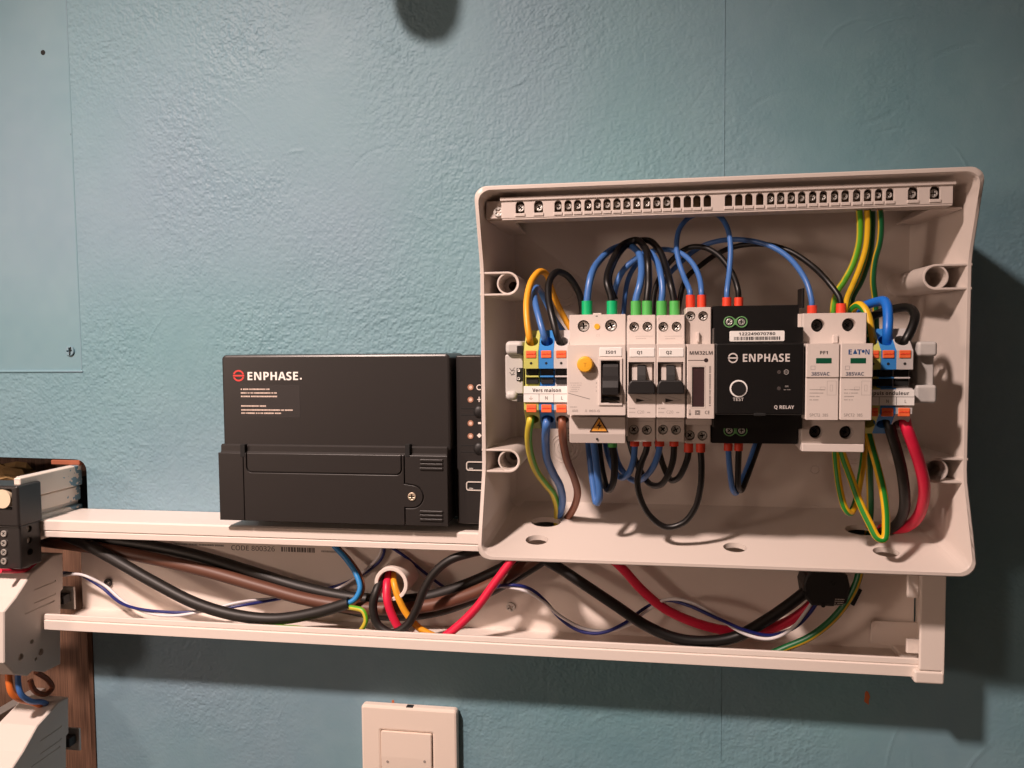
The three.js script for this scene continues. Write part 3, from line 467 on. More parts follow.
// surge protector with two plug-in cartridges
{
  const t = thing('surge_protector', 'white two pole surge protector with two plug-in cartridges', 'surge protector');
  const zs = 0.112, zf = ZFACE + 0.001, s = rect(802, 313, 866, 452, zs);
  const wells = [[818, 325.3, 0.0041], [849, 324.8, 0.0041], [816, 432, 0.0041], [846.3, 432.6, 0.0041]];
  obj('base', cut(exX([[ZM, s.y0 + 0.004], [zs - 0.004, s.y0], [zs, s.y0 + 0.001], [zs, s.y1], [ZM, s.y1]], s.x0, s.x1, 0.0005), wells.map(([u, v, r]) => { const c = P(u, v, zs); return cylZ(c.x, c.y, zs - 0.006, zs + 0.002, r, 22); })), M.white, t);
  for (const [u, v, r] of wells) { const c = P(u, v, zs); obj('screw_well', cylZ(c.x, c.y, zs - 0.0065, zs - 0.0058, r * 0.98, 16), M.hole, t); screw(t, c.x, c.y, zs - 0.0045, r * 0.7, 'terminal_screw', M.graphite, u); }
  { const q = rect(802, 444, 864, 452, zs + 0.003); obj('lower_lip', bx(q.x0, q.x1, q.y0, q.y1, zs - 0.004, zs + 0.003, 0.0005), M.white, t); const n = rect(833, 335, 838, 343, zs + 0.001); obj('latch', bx(n.x0, n.x1, n.y0, n.y1, zs - 0.001, zs + 0.0012), M.white, t); const e = rect(800, 313.5, 805, 343, zs); obj('side_wing', bx(e.x0, s.x0 + 0.001, e.y0, e.y1, ZM, zs - 0.006), M.white2, t); }
  [[806, 839.4, 'PF1'], [840.4, 873, 'EATON']].forEach(([u0, u1, name], i) => {
    const q = rect(u0, 343.5, u1, 420, zf), ym = P(840, 378, zf).y, prof = [[zs - 0.003, q.y0], [zf - 0.0008, q.y0], [zf - 0.0008, ym - 0.0002], [zf, ym + 0.0006], [zf, q.y1], [zs - 0.003, q.y1]];
    const g = obj('cartridge', exX(prof, q.x0, q.x1, 0.0005), M.white, t);
    const w = rect(u0 + 10, 358, u0 + 25.6, 363.4, zf); obj('status_window', bx(w.x0, w.x1, w.y0, w.y1, zf - 0.001, zf + 0.0002, 0.0002), M.indicator, g);
    decal(g, 'cartridge_print', u0 + 1, 345, u1 - 1, 377, zf, (c) => { if (i) { text(c, 'E', u0 + 9.6, 351.4, 7, '#174a84', 'bold', 4.8); c.fillStyle = '#1d4f86'; c.beginPath(); c.moveTo(u0 + 12.4, 353.9); c.lineTo(u0 + 14.6, 348.9); c.lineTo(u0 + 16.8, 353.9); c.closePath(); c.fill(); text(c, 'T', u0 + 18.8, 351.4, 7, '#174a84', 'bold', 4.8); c.beginPath(); c.arc(u0 + 22.6, 351.3, 1.5, 0, 7); c.fill(); text(c, 'N', u0 + 26.8, 351.4, 7, '#174a84', 'bold', 5.4); } else text(c, name, u0 + 18, 352.8, 4.6, '#2e2a2a', 'bold', 9); c.strokeStyle = 'rgba(80,84,110,.4)'; c.lineWidth = 0.4; c.strokeRect(u0 + 5, 366, 4.2, 3.6); text(c, '385VAC', u0 + 14.6, 373.6, 4.9, '#52576a', 'bold', 18.5); }, 14);
    decal(g, 'cartridge_print', u0 + 1, 379, u1 - 1, 419, zf - 0.0008, (c) => { for (let k = 0; k < 4; k++) scribble(c, u0 + 3.5, 389.6 + k * 3.4, k < 2 ? 15 - k : 12 - k, 0.9, grey(0.35), 200 + k + 9 * i); c.strokeStyle = grey(0.3); c.lineWidth = 0.35; c.strokeRect(u0 + 21, 381, 9, 14); c.strokeRect(u0 + 24, 385, 2.4, 6); c.strokeRect(u0 + 14, 387, 5, 3); text(c, 'SPCT2', u0 + 9, 415, 4, grey(0.6), 'normal', 11); text(c, '385', u0 + 19.5, 415, 4, grey(0.6), 'normal', 6); });
  });
  seat(t);
}
// rail terminal blocks with orange levers
const BLK = (() => {
  const z = 0.1085, Y = (v) => P(546, v, z).y - P(546, 378, z).y, w = P(553.6, 380, z).x - P(538.6, 380, z).x;
  const prof = [[ZM, Y(430)], [z - 0.014, Y(431)], [z - 0.002, Y(412.5)], [z, Y(410)], [z, Y(386)], [z - 0.007, Y(386)], [z - 0.007, Y(368.5)], [z, Y(368.5)], [z, Y(351)], [z - 0.002, Y(348.5)], [z - 0.014, Y(330)], [ZM, Y(331)]];
  const g = exX(prof, -w / 2, w / 2, 0.0003);
  const hole = (v, s) => { const q = new THREE.CylinderGeometry(0.0041, 0.0041, 0.014, 20); q.rotateX(Math.PI / 2 + s * -0.6); q.translate(0, Y(v), z - 0.0075); return q; };
  return { z, Y, w, geo: cut(g, [hole(342.5, 1), hole(420, -1)]) };
})();
function terminalBlock(uc, v, mat, label, swap) {
  const t = thing('terminal_block', label, 'terminal block', 'terminal blocks on the rail'), c = P(uc, v, BLK.z), { z, Y, w } = BLK;
  obj('housing', BLK.geo, mat, t);
  const lv = (v0, v1) => bx(-w * 0.34, w * 0.34, Y(v1), Y(v0), z - 0.004, z + 0.0006, 0.0005);
  for (const [v0, v1] of [[350.5, 358], [404.5, 412.5]]) { const l = obj('lever', lv(v0, v1), M.lever, t); obj('lever_mark', merge([0, 1, 2].map((i) => { const b = bx(-0.0012, 0.0012, -0.0003, 0.0003, 0, 0.0003, 0.0001); b.rotateZ(0.25); b.translate(-0.0018 + i * 0.0018, (Y(v0) + Y(v1)) / 2 + 0.0002, z + 0.0005); return b; })), M.redSleeve, l); }
  obj('test_hole', cylZ(0, Y(363.2), z - 0.001, z + 0.00015, 0.00085, 12), M.hole, t);
  obj('jumper_slot', bx(-w * 0.42, w * 0.42, Y(375.5), Y(369.3), z - 0.0068, z - 0.0052), M.hole, t); obj('jumper_slot', bx(-w * 0.42, w * 0.42, Y(384.5), Y(378), z - 0.0068, z - 0.0052), M.hole, t);
  obj('slot_bar', bx(-w * 0.46, w * 0.46, Y(377.6), Y(375.9), z - 0.007, z - 0.0035), mat, t);
  t.position.set(c.x, P(uc, v, BLK.z).y, 0); return t;
}
terminalBlock(531.2, 378, M.blkYellow, 'yellow green terminal block beside the end clamp and the wide differential switch'); terminalBlock(546.3, 378, M.blkBlue, 'blue terminal block under the maison label strip'); terminalBlock(561.3, 378, M.blkGrey, 'grey terminal block touching the wide differential switch');
terminalBlock(872.8, 379.6, M.blkYellow, 'yellow green terminal block half hidden behind the surge protector'); terminalBlock(888, 379.6, M.blkBlue, 'blue terminal block under the onduleur label strip'); terminalBlock(904.6, 379.6, M.blkGrey, 'grey terminal block under the onduleur label strip, holding the red wire');
function labelStrip(u0, v0, u1, v1, label, draw) {
  const t = thing('label_strip', label, 'label', 'label strips on the terminal blocks'), z = BLK.z + 0.0014, q = rect(u0, v0, u1, v1, z);
  obj('strip', bx(q.x0, q.x1, q.y0, q.y1, BLK.z + 0.0002, z, 0.0002), M.label, t); decal(t, 'strip_print', u0 + 0.3, v0 + 0.3, u1 - 0.3, v1 - 0.3, z, draw, 14); seat(t);
}
labelStrip(523.6, 386.3, 568.6, 402.3, 'printed white label strip reading vers maison on the terminal blocks', (c) => { text(c, 'Vers maison', 547, 390, 5, '#2a2624', 'bold', 29); c.fillStyle = grey(0.7); c.fillRect(523, 393.6, 46, 0.45); c.fillRect(538.9, 393.6, 0.45, 9); c.fillRect(553.6, 393.6, 0.45, 9); text(c, 'N', 546.5, 398, 4.4, '#3a3634', 'normal'); text(c, 'L', 562, 398, 4.4, '#3a3634', 'normal'); c.strokeStyle = '#b9a79c'; c.lineWidth = 0.4; c.beginPath(); c.moveTo(531, 396); c.lineTo(531, 398.4); c.moveTo(529, 398.4); c.lineTo(533, 398.4); c.moveTo(529.8, 399.4); c.lineTo(532.2, 399.4); c.stroke(); });
labelStrip(866, 389.6, 914.6, 405.4, 'printed white label strip reading onduleur on the terminal blocks', (c) => { text(c, 'Depuis onduleur', 887.6, 393, 5, '#2a2624', 'bold', 43); c.fillStyle = grey(0.8); c.fillRect(865, 396.6, 50, 0.45); c.fillRect(879, 396.6, 0.5, 9); c.fillRect(896.4, 396.6, 0.5, 9); text(c, 'N', 887.6, 401.3, 4.4, '#3a3634', 'normal'); text(c, 'L', 905.5, 401.3, 4.4, '#3a3634', 'normal'); });
// plastic end clamps on the rail
{
  const t = thing('end_clamp', 'light grey end clamp beside the yellow green terminal block', 'clamp'), z = 0.098;
  const q = rect(505, 341, 523, 400, z), s = (a, b, c, d) => rect(a, b, c, d, z);
  obj('clamp_body', pbx(505.2, 354.6, 523.2, 394, ZM, z, 0.001), M.lightgrey, t); obj('clamp_jaw', pbx(505, 341, 523, 355, ZM, z + 0.004, 0.003), M.lightgrey, t); obj('clamp_jaw', pbx(505, 391, 517, 400.5, ZM, z + 0.003, 0.003), M.lightgrey, t);
  obj('clamp_slot', pbx(516.5, 368, 523, 381, z - 0.004, z + 0.0005, 0.0003), M.hole, t); for (const v of [370.3, 378.6]) { const c = P(519, v, z); screw(t, c.x, c.y, z + 0.0014, 0.0011, 'clamp_pin'); }
  decal(t, 'clamp_mark', 509, 366, 516, 378, z, (c) => { c.strokeStyle = grey(0.7); c.lineWidth = 0.6; for (const y of [369, 373]) { c.beginPath(); c.moveTo(509.6, y - 1); c.lineTo(512, y + 2); c.lineTo(514.6, y - 1.5); c.moveTo(511, y + 2); c.lineTo(515, y + 1.4); c.stroke(); } });
  obj('clamp_hook', pbx(516.8, 345.6, 523, 354, z + 0.002, z + 0.0052, 0.0003), M.graphite, t); obj('clamp_hook', pbx(517, 395, 523, 402, z - 0.004, z + 0.002, 0.0003), M.graphite, t); seat(t);
  const e = thing('end_clamp', 'light grey end clamp next to the terminal block holding the red wire', 'clamp');
  obj('clamp_body', pbx(917.5, 352, 934, 396, ZM, z - 0.002, 0.001), M.lightgrey, e); obj('clamp_jaw', pbx(918, 341.5, 938, 356.5, ZM, z + 0.004, 0.002), M.lightgrey, e); obj('clamp_jaw', pbx(915.5, 385, 937.5, 403.5, ZM, z + 0.003, 0.002), M.lightgrey, e); seat(e);
}

// ================================================================ WIRES IN THE ENCLOSURE
const zt = 0.09, W = 0.0024, Wm = 0.00165;
const GS = (u, v0 = 301, v1 = 316) => [u, v0, v1, zt, 0.0035, M.greenSleeve], LS = (u) => [u, 301, 316, zt, 0.0033, M.limeSleeve], RS = (u, v0, v1) => [u, v0, v1, zt, 0.0030, M.redSleeve];
wire('blue_wire', 'thick blue wire arching from the green sleeve on the differential switch to breaker Q1', M.blueWire, [[587, 308, zt], [587.5, 296, zt], [591, 276, 0.0860], [600, 260, 0.0645], [613, 249, 0.0492], [627, 245, 0.0424], [638, 252, 0.0560], [641.5, 266, 0.0730], [640, 284, 0.0880], [636, 300, zt], [635.6, 308, zt]], W, [GS(587), LS(635.8)]);
wire('black_wire', 'thick black wire arching from the green sleeve on the differential switch to breaker Q1', M.blackWire, [[612, 308, zt], [611, 296, zt], [607, 283, 0.0880], [612, 262, 0.0670], [624, 244, 0.0486], [636, 240, 0.0486], [645, 248, 0.0624], [648, 262, 0.0840], [648.5, 284, 0.0880], [647, 300, zt], [647, 308, zt]], W, [GS(612), LS(647)]);
wire('blue_wire', 'blue wire rising behind the black arch and dropping to breaker Q2', M.blueWire, [[612, 336, 0.0510], [615, 290, 0.0510], [623, 271, 0.0510], [636, 259, 0.0536], [648, 252, 0.0614], [656, 260, 0.0718], [660.5, 274, 0.0840], [662.5, 290, 0.0890], [661.5, 302, zt], [661.5, 308, zt]], W * 0.9, [LS(661.5)]);
wire('black_wire', 'black wire sharing the differential switch sleeve and dropping to breaker Q2', M.blackWire, [[615, 300, 0.0767], [609, 284, 0.0748], [615, 260, 0.0596], [630, 243, 0.0444], [648, 240.5, 0.0482], [659, 250, 0.0596], [666, 267, 0.0729], [671, 286, 0.0880], [674, 300, zt], [674.5, 308, zt]], W * 0.95, [LS(674.6)]);
wire('blue_wire', 'blue wire in a tall loop from the narrow meter over to the black relay', M.blueWire, [[690.3, 300, 0.0840], [690, 292, 0.0840], [684, 277, 0.0730], [679, 262, 0.0662], [676.5, 246, 0.0594], [680, 228, 0.0526], [690, 217, 0.0509], [705, 213, 0.0509], [718, 215, 0.0560], [727, 227, 0.0628], [730.5, 246, 0.0696], [729.5, 270, 0.0764], [727, 292, 0.0840], [727, 300, 0.0840]], Wm * 1.1, [[690.3, 295, 308, 0.084, 0.0029, M.redSleeve], [726.8, 297.5, 308, 0.084, 0.0029, M.redSleeve]]);
wire('blue_wire', 'blue wire from the narrow meter curling back behind the breakers', M.blueWire, [[701.7, 300, 0.0840], [701.5, 292, 0.0840], [699.5, 278, 0.0770], [693, 264, 0.0692], [682, 254, 0.0614], [666, 249.5, 0.0536], [650, 252, 0.0458], [638, 262, 0.0432], [628, 280, 0.0432], [622, 334, 0.0458]], Wm * 1.1, [[701.7, 295, 308, 0.084, 0.0029, M.redSleeve]]);
wire('black_wire', 'black wire from the black relay running back behind breaker Q2', M.blackWire, [[738.7, 300, 0.0840], [738, 290, 0.0840], [731, 271, 0.0750], [717, 254, 0.0650], [702, 247, 0.0575], [688, 248, 0.0525], [676, 256, 0.0475], [664, 270, 0.0425], [655, 290, 0.0400], [652, 336, 0.0400]], Wm * 1.15, [[738.7, 297.5, 308, 0.084, 0.0029, M.redSleeve]]);
wire('blue_wire', 'long blue wire sweeping over the black relay to the surge protector', M.blueWire, [[812, 309, 0.0900], [811.5, 300, 0.0900], [806, 281, 0.0850], [788, 257, 0.0700], [766, 244.5, 0.0588], [737, 239.5, 0.0500], [714, 242, 0.0450], [697, 249, 0.0400], [680, 263, 0.0375], [665, 281, 0.0350], [656, 336, 0.0350]], Wm * 1.1, [RS(812, 305.5, 315)]);
wire('black_wire', 'long black wire sweeping over the black relay to the surge protector', M.blackWire, [[841, 308, 0.0900], [840, 299, 0.0900], [829, 283, 0.0840], [811, 265, 0.0708], [789, 251, 0.0588], [765, 244.5, 0.0504], [738, 246, 0.0432], [717, 254, 0.0384], [700, 266, 0.0360], [686, 279, 0.0348], [674, 336, 0.0336]], Wm * 1.15, [RS(841, 303.5, 315)]);
// earth wires from the bar
const CU = (w, u, v, z) => { const c = P(u, v, z); obj('copper_tip', merge([-1, 0, 1].map((i) => { const q = new THREE.CylinderGeometry(0.0006, 0.0006, 0.006, 8); q.rotateZ(i * 0.16); q.translate(c.x + i * 0.0009, c.y + 0.0012, z); return q; })), M.copper, w).position.sub(w.position); };
CU(wire('earth_wire', 'lime and yellow earth wire dropping from the bar behind the surge protector', M.limeGreen, [[859, 210, 0.076], [860, 225, 0.073], [859, 243, 0.07], [853, 264, 0.066], [844, 281, 0.062], [836, 294, 0.058], [830, 342, 0.055]], 0.0021), 859, 208, 0.076);
CU(wire('earth_wire', 'mostly yellow earth wire dropping from the bar beside the lime one', M.greenYellow, [[867.5, 210, 0.076], [868, 228, 0.073], [866, 248, 0.07], [860, 268, 0.066], [853, 285, 0.062], [847, 300, 0.059], [844, 344, 0.056]], 0.0021), 867.5, 208, 0.076);
CU(wire('earth_wire', 'dark green earth wire dropping from the bar between its yellow neighbours', M.darkGreenYellow, [[872.5, 210, 0.07], [872.5, 232, 0.066], [870, 255, 0.06], [862, 280, 0.056], [852, 300, 0.052], [848, 344, 0.05]], 0.0018), 873, 208, 0.07);
CU(wire('earth_wire', 'dark green earth wire dropping from the bar behind the bright blue wire', M.darkGreenYellow, [[880, 210, 0.076], [881, 226, 0.073], [879.5, 243, 0.07], [875, 260, 0.066], [873, 280, 0.062], [875, 300, 0.058], [877, 349, 0.055]], 0.002), 880, 208, 0.076);
wire('earth_wire', 'yellow and green earth wire bent over the shoulder of the surge protector', M.greenYellow, [[850, 318, 0.078], [853, 309, 0.082], [859, 305, 0.087], [865, 310, 0.092], [869, 321, 0.095], [871, 336, 0.097], [873, 346, 0.098]], 0.0026);
wire('blue_wire', 'bright blue wire with a sharp bend entering the onduleur terminal block', M.brightBlue, [[858, 309, 0.068], [868, 304.5, 0.075], [878, 301.5, 0.083], [884, 301, 0.089], [887, 306, 0.093], [888, 318, 0.098], [887.5, 332, 0.101], [887, 345, 0.097]], 0.003);
wire('black_wire', 'black wire hooked over into the grey block beside the bright blue wire', M.blackWire, [[866, 319, 0.06], [880, 313, 0.066], [896, 308.5, 0.074], [909, 308, 0.083], [915, 315, 0.091], [912, 328, 0.098], [906, 340, 0.1], [903, 347, 0.096]], 0.0028);
// house side, above the blocks
wire('yellow_wire', 'yellow wire arching out of the yellow green block behind the differential switch', M.yellowWire, [[531, 346, 0.095], [529.5, 338, 0.102], [527, 320, 0.1], [527, 298, 0.092], [532, 280, 0.083], [540, 271.5, 0.075], [547, 275, 0.067], [551, 288, 0.06], [557, 303, 0.056], [564, 317, 0.054], [574, 334, 0.053]], 0.0022);
wire('blue_wire', 'blue wire in a narrow loop out of the maison blue block', M.blueWire, [[547, 346, 0.095], [544, 336, 0.102], [539, 318, 0.098], [535.5, 304, 0.09], [534.5, 294, 0.08], [537, 287.5, 0.07], [541, 292, 0.062], [547, 304, 0.057], [555, 320, 0.055], [568, 338, 0.053]], 0.0022);
wire('black_wire', 'black wire arching out of the grey block behind the differential switch', M.blackWire, [[561.5, 347, 0.095], [558, 338, 0.102], [552, 316, 0.099], [548.5, 298, 0.09], [549.5, 281, 0.08], [557, 272, 0.072], [567, 275.5, 0.066], [576, 287, 0.062], [581, 300, 0.06], [584, 344, 0.058]], 0.0024);
// house side, down to the hole
wire('earth_wire', 'lime and yellow earth wire from the block down into the enclosure floor hole', M.limeYellow, [[531.5, 415, 0.096], [530.5, 420, 0.102], [528.5, 434, 0.096], [530, 452, 0.084], [536, 470, 0.07], [545, 483, 0.058], [553, 493, 0.046], [557, 506, 0.034], [557, 520, 0.024], [556, 534, 0.018]], 0.0026);
wire('blue_wire', 'blue wire from the maison block down into the enclosure floor hole', M.blueWire, [[546.5, 416, 0.096], [546.5, 424, 0.102], [545.5, 440, 0.092], [547, 458, 0.08], [553, 473, 0.068], [560, 486, 0.055], [562.5, 500, 0.042], [560, 513, 0.029], [557, 522, 0.022], [555, 536, 0.017]], 0.0028);
wire('brown_wire', 'brown wire from the grey block down into the enclosure floor hole', M.brownWire, [[561.5, 415, 0.096], [562, 423, 0.102], [563, 440, 0.093], [567, 460, 0.08], [574, 478, 0.066], [577.5, 492, 0.053], [575, 505, 0.04], [569, 516, 0.028], [564, 523, 0.022], [561, 536, 0.017]], 0.0027);
// loops under the breakers
const zu = 0.09, RB = (u, v0 = 439, v1 = 446) => [u, v0, v1, zu, 0.003, M.redSleeve];
wire('blue_wire', 'blue wire in a tight hanging loop under the differential switch', M.blueWire, [[588, 436, 0.07], [590, 458, 0.07], [593, 482, 0.072], [596.5, 503, 0.076], [599.5, 497, 0.08], [597, 470, 0.084], [593, 436, 0.086]], 0.0024);
wire('black_wire', 'black wire in a hanging loop under the differential switch', M.blackWire, [[598, 436, 0.07], [600, 458, 0.07], [604, 480, 0.072], [608, 490, 0.077], [613, 483, 0.082], [614.5, 462, 0.087], [612.5, 446, 0.089], [612, 438, 0.09]], 0.0024, [[612.5, 439, 447, 0.09, 0.0031, M.limeSleeve]]);
wire('blue_wire', 'blue wire looping under the differential switch to the foot of breaker Q1', M.blueWire, [[604, 436, 0.062], [608, 455, 0.064], [614, 470, 0.07], [621, 477.5, 0.076], [628, 474, 0.083], [633, 462, 0.088], [634.7, 448, zu], [634.7, 438, zu]], 0.0021, [RB(634.7)]);
wire('blue_wire', 'blue wire looping under breaker Q1 to the foot of breaker Q2', M.blueWire, [[612, 436, 0.05], [617, 460, 0.054], [625, 474, 0.06], [636, 481, 0.068], [647, 475, 0.078], [655, 463, 0.086], [659.4, 448, zu], [659.6, 438, zu]], 0.0021, [RB(659.6)]);
wire('black_wire', 'black wire in the longest hanging loop from breaker Q1 to the narrow meter', M.blackWire, [[647, 438, zu], [646.5, 449, zu], [641, 464, 0.088], [637.5, 482, 0.084], [641, 500, 0.08], [651, 517, 0.077], [666, 527, 0.076], [683, 523, 0.077], [695, 508, 0.08], [700.5, 487, 0.084], [701.5, 466, 0.086], [700.6, 448, 0.086], [700.6, 438, 0.086]], 0.0021, [RB(647), [700.6, 443, 452, 0.086, 0.003, M.redSleeve]]);
wire('black_wire', 'black wire looping from behind breaker Q1 to the foot of breaker Q2', M.blackWire, [[628, 436, 0.055], [634, 457, 0.058], [641, 472, 0.063], [650, 484, 0.07], [660, 485, 0.077], [668, 475, 0.084], [673, 460, 0.088], [674, 448, zu], [674, 438, zu]], 0.0021, [RB(674)]);
wire('black_wire', 'black wire looping from behind breaker Q2 to the foot of the meter', M.blackWire, [[656, 436, 0.055], [660, 455, 0.06], [665, 470, 0.066], [671, 480, 0.072], [678, 478, 0.078], [684, 468, 0.083], [688, 456, 0.086], [688.5, 448, 0.086], [688.5, 438, 0.086]], 0.0021, [[688.5, 443, 452, 0.086, 0.003, M.redSleeve]]);
wire('blue_wire', 'blue wire hanging in a sharp loop under the black relay', M.blueWire, [[728.2, 438, 0.086], [728.5, 452, 0.086], [730, 472, 0.083], [733, 490, 0.078], [736, 493, 0.074], [740, 484, 0.07], [748, 466, 0.064], [757, 440, 0.058]], 0.0019, [[728.2, 443, 450.5, 0.086, 0.0028, M.redSleeve]]);
wire('black_wire', 'black wire hanging in a sharp loop under the black relay', M.blackWire, [[738.6, 438, 0.086], [738.6, 452, 0.086], [738, 472, 0.083], [738.5, 488, 0.078], [741.5, 490, 0.073], [747, 477, 0.068], [754, 458, 0.062], [761, 438, 0.058]], 0.002, [[738.6, 443, 450.5, 0.086, 0.0028, M.redSleeve]]);
// inverter side, below
wire('earth_wire', 'yellow and green earth wire in a short loop under the surge protector', M.greenYellow, [[835, 444, 0.076], [836.5, 465, 0.076], [840, 490, 0.078], [845, 508, 0.08], [850, 513, 0.078], [855, 505, 0.073], [859, 486, 0.068], [863, 462, 0.064], [865, 436, 0.06]], 0.0022);
wire('earth_wire', 'yellow and green earth wire in a long loop down to the enclosure rim', M.greenYellow, [[840, 444, 0.076], [843, 456, 0.077], [851, 478, 0.08], [860, 503, 0.084], [870, 524, 0.088], [878, 538, 0.091], [884, 539, 0.092], [886, 522, 0.091], [884, 497, 0.09], [878, 470, 0.089], [872, 448, 0.088], [867, 428, 0.086]], 0.0025);
wire('earth_wire', 'dark green earth wire running straight down behind the yellow loop', M.darkGreenYellow, [[868, 428, 0.06], [869, 455, 0.058], [870, 490, 0.05], [870, 515, 0.036], [868, 530, 0.022], [866, 540, 0.017]], 0.0024);
wire('black_cable', 'thick black solar cable from the onduleur block down to the floor hole', M.greySheath, [[888, 418, 0.096], [890, 428, 0.098], [896, 448, 0.094], [901.5, 470, 0.088], [904.5, 492, 0.08], [904, 510, 0.068], [898, 523, 0.052], [888, 530, 0.036], [878, 533, 0.022], [872, 545, 0.017]], 0.0034);
wire('red_cable', 'thick red solar cable from the onduleur block down to the floor hole', M.redWire, [[904, 417, 0.096], [906, 426, 0.1], [912, 442, 0.098], [919, 462, 0.092], [924, 484, 0.085], [923, 503, 0.076], [917, 518, 0.065], [906, 527, 0.051], [893, 529, 0.037], [882, 529, 0.026], [876, 540, 0.019]], 0.0036);

// ================================================================ GATEWAY ON THE WALL
const trunkTopY = (P(60, 522.3, 0.048).y + P(330, 527.6, 0.048).y + P(475, 532.4, 0.048).y) / 3;
{
  const t = thing('gateway_unit', 'black wall-mounted gateway box with white lettering resting above the open trunking', 'gateway');
  const zu_ = 0.052, zl = 0.057, G = M.graphite;
  const a = rect(222.5, 354.5, 450, 445, zu_), b = rect(219, 444, 447.5, 525, zl); b.y0 = Math.max(trunkTopY + 0.0006, (P(219, 517, zl).y + P(447, 529.5, zl).y) / 2); b.y1 = P(330, 446, zl).y;
  obj('upper_case', exZ(roundShape(a.x0, a.x1, b.y1 - 0.004, a.y1, 0.0035), 0.004, zu_, 0.0016), G, t);
  const z1 = zl - 0.0016, yA = P(330, 446, zl).y, yB = P(330, 454.5, zl).y;
  const low = exX([[0.004, b.y0 + 0.001], [z1 - 0.001, b.y0 + 0.001], [z1, b.y0 + 0.002], [z1, yB - 0.0005], [z1, yB], [z1 - 0.0013, yB + 0.0013], [z1 - 0.0014, yA - 0.001], [z1 - 0.0024, yA], [0.004, yA]], b.x0 + 0.0006, b.x1 - 0.0006, 0.0005);
  obj('lower_case', low, G, t);
  // cover panels with real gaps between them
  const X = (u) => P(u, 480, zl).x, Yv = (v) => P(330, v, zl).y, g = 0.0005, yb = b.y0, yt = yB + 0.0002;
  const panel = (name, sh) => obj(name, exZ(sh, z1 - 0.0004, zl, 0.0004), G, t);
  panel('cover_side', shapeOf([[b.x0, yb], [X(244) - g, yb], [X(244) - g, yt], [b.x0, yt]]));
  { const s = new THREE.Shape(), x0 = X(247.5), x1 = X(401), yq = Yv(473), r = 0.004; s.moveTo(x0, yt); s.lineTo(x0, yq + r); s.absarc(x0 + r, yq + r, r, Math.PI, Math.PI * 1.5); s.lineTo(x1 - r, yq); s.absarc(x1 - r, yq + r, r, -Math.PI / 2, 0); s.lineTo(x1, yt); s.closePath(); panel('cover_flap', s); }
  { const s = new THREE.Shape(), x0 = X(244), x1 = X(404), f0 = X(247.5) - 0.0008, f1 = X(401) + 0.0008, yq = Yv(473) - 0.0008, r = 0.0045, c = P(412, 496.5, zl), R = 0.0082;
    s.moveTo(x0, yb); s.lineTo(x1, yb); s.lineTo(x1, c.y - R); s.lineTo(c.x - 0.002, c.y - R); s.absarc(c.x, c.y, R, -Math.PI / 2, Math.PI / 2); s.lineTo(x1, c.y + R + 0.001); s.lineTo(x1, yt); s.lineTo(f1, yt); s.lineTo(f1, yq + r); s.absarc(f1 - r, yq + r, r, 0, -Math.PI / 2, true); s.lineTo(f0 + r, yq); s.absarc(f0 + r, yq + r, r, -Math.PI / 2, -Math.PI, true); s.lineTo(f0, yt); s.lineTo(x0, yt); s.closePath(); panel('cover_door', s);
    const q = new THREE.Shape(), xa = x1 + 0.0008, R2 = R + 0.0008; q.moveTo(xa, yb); q.lineTo(b.x1, yb); q.lineTo(b.x1, yt); q.lineTo(xa, yt); q.lineTo(xa, c.y + R2 + 0.001); q.lineTo(c.x, c.y + R2); q.absarc(c.x, c.y, R2, Math.PI / 2, -Math.PI / 2, true); q.lineTo(xa, c.y - R2); q.closePath(); panel('cover_side', q);
    screw(t, c.x, c.y, zl + 0.0008, 0.0031, 'cover_screw', std(lin(0.8, 0.66, 0.5), 0.35, { metalness: 0.7 }), 0); }
  for (const v of [460.5, 464.6, 468.8, 511.8, 515.8, 519.8]) { const q = rect(420, v - 1.3, 443, v + 1.3, zl); obj('grip_rib', bx(q.x0, q.x1, q.y0, q.y1, zl - 0.0005, zl + 0.0011, 0.0005), G, t); }
  for (const u of [240.2, 405]) { const q = rect(u, 444.5, u + 4.6, 457, zl); obj('hinge_notch', bx(q.x0, q.x1, q.y0, q.y1, z1 - 0.004, zl + 0.0002, 0.0003), M.hole, t); }
  // port column on the side facing the enclosure
  const zp = 0.045, p = rect(456.5, 355, 512, 524.5, zp); obj('port_column', bx(p.x0, Math.min(p.x1, boxIn.x0 - 0.016), p.y0, p.y1, 0.004, zp, 0.0015), G, t);
  obj('column_joint', bx(a.x1 - 0.006, p.x0 + 0.004, p.y0 + 0.002, p.y1 - 0.002, 0.004, 0.03, 0.0006), M.softblack, t);
  for (const v of [387.2, 399.6, 423.2, 436]) { const c = P(470.6, v, zp), s = new THREE.Shape(); s.absarc(c.x, c.y, 0.0022, 0, Math.PI * 2); const h = new THREE.Path(); h.absarc(c.x, c.y, 0.0012, 0, Math.PI * 2); s.holes.push(h); const k = obj('status_light', exZ(s, zp - 0.0005, zp + 0.0004), std(lin(0.4, 0.2, 0.13), 0.4), t); obj('status_lens', cylZ(c.x, c.y, zp - 0.0004, zp + 0.0003, 0.0012, 14), std(lin(0.75, 0.55, 0.45), 0.3), k); }
  for (const v of [408.5, 415, 445.5, 452]) { const q = rect(461, v - 0.5, 476, v + 0.5, zp); obj('button_slit', bx(q.x0, q.x1, q.y0, q.y1, zp - 0.0004, zp + 0.00015, 0.0001), M.hole, t); }
  for (const v of [411.8, 448.8]) { const c = P(479, v, zp); const s = new THREE.SphereGeometry(0.0042, 18, 12); s.scale(1, 1.1, 0.5); s.translate(c.x, c.y, zp); obj('column_button', s, M.softblack, t); }
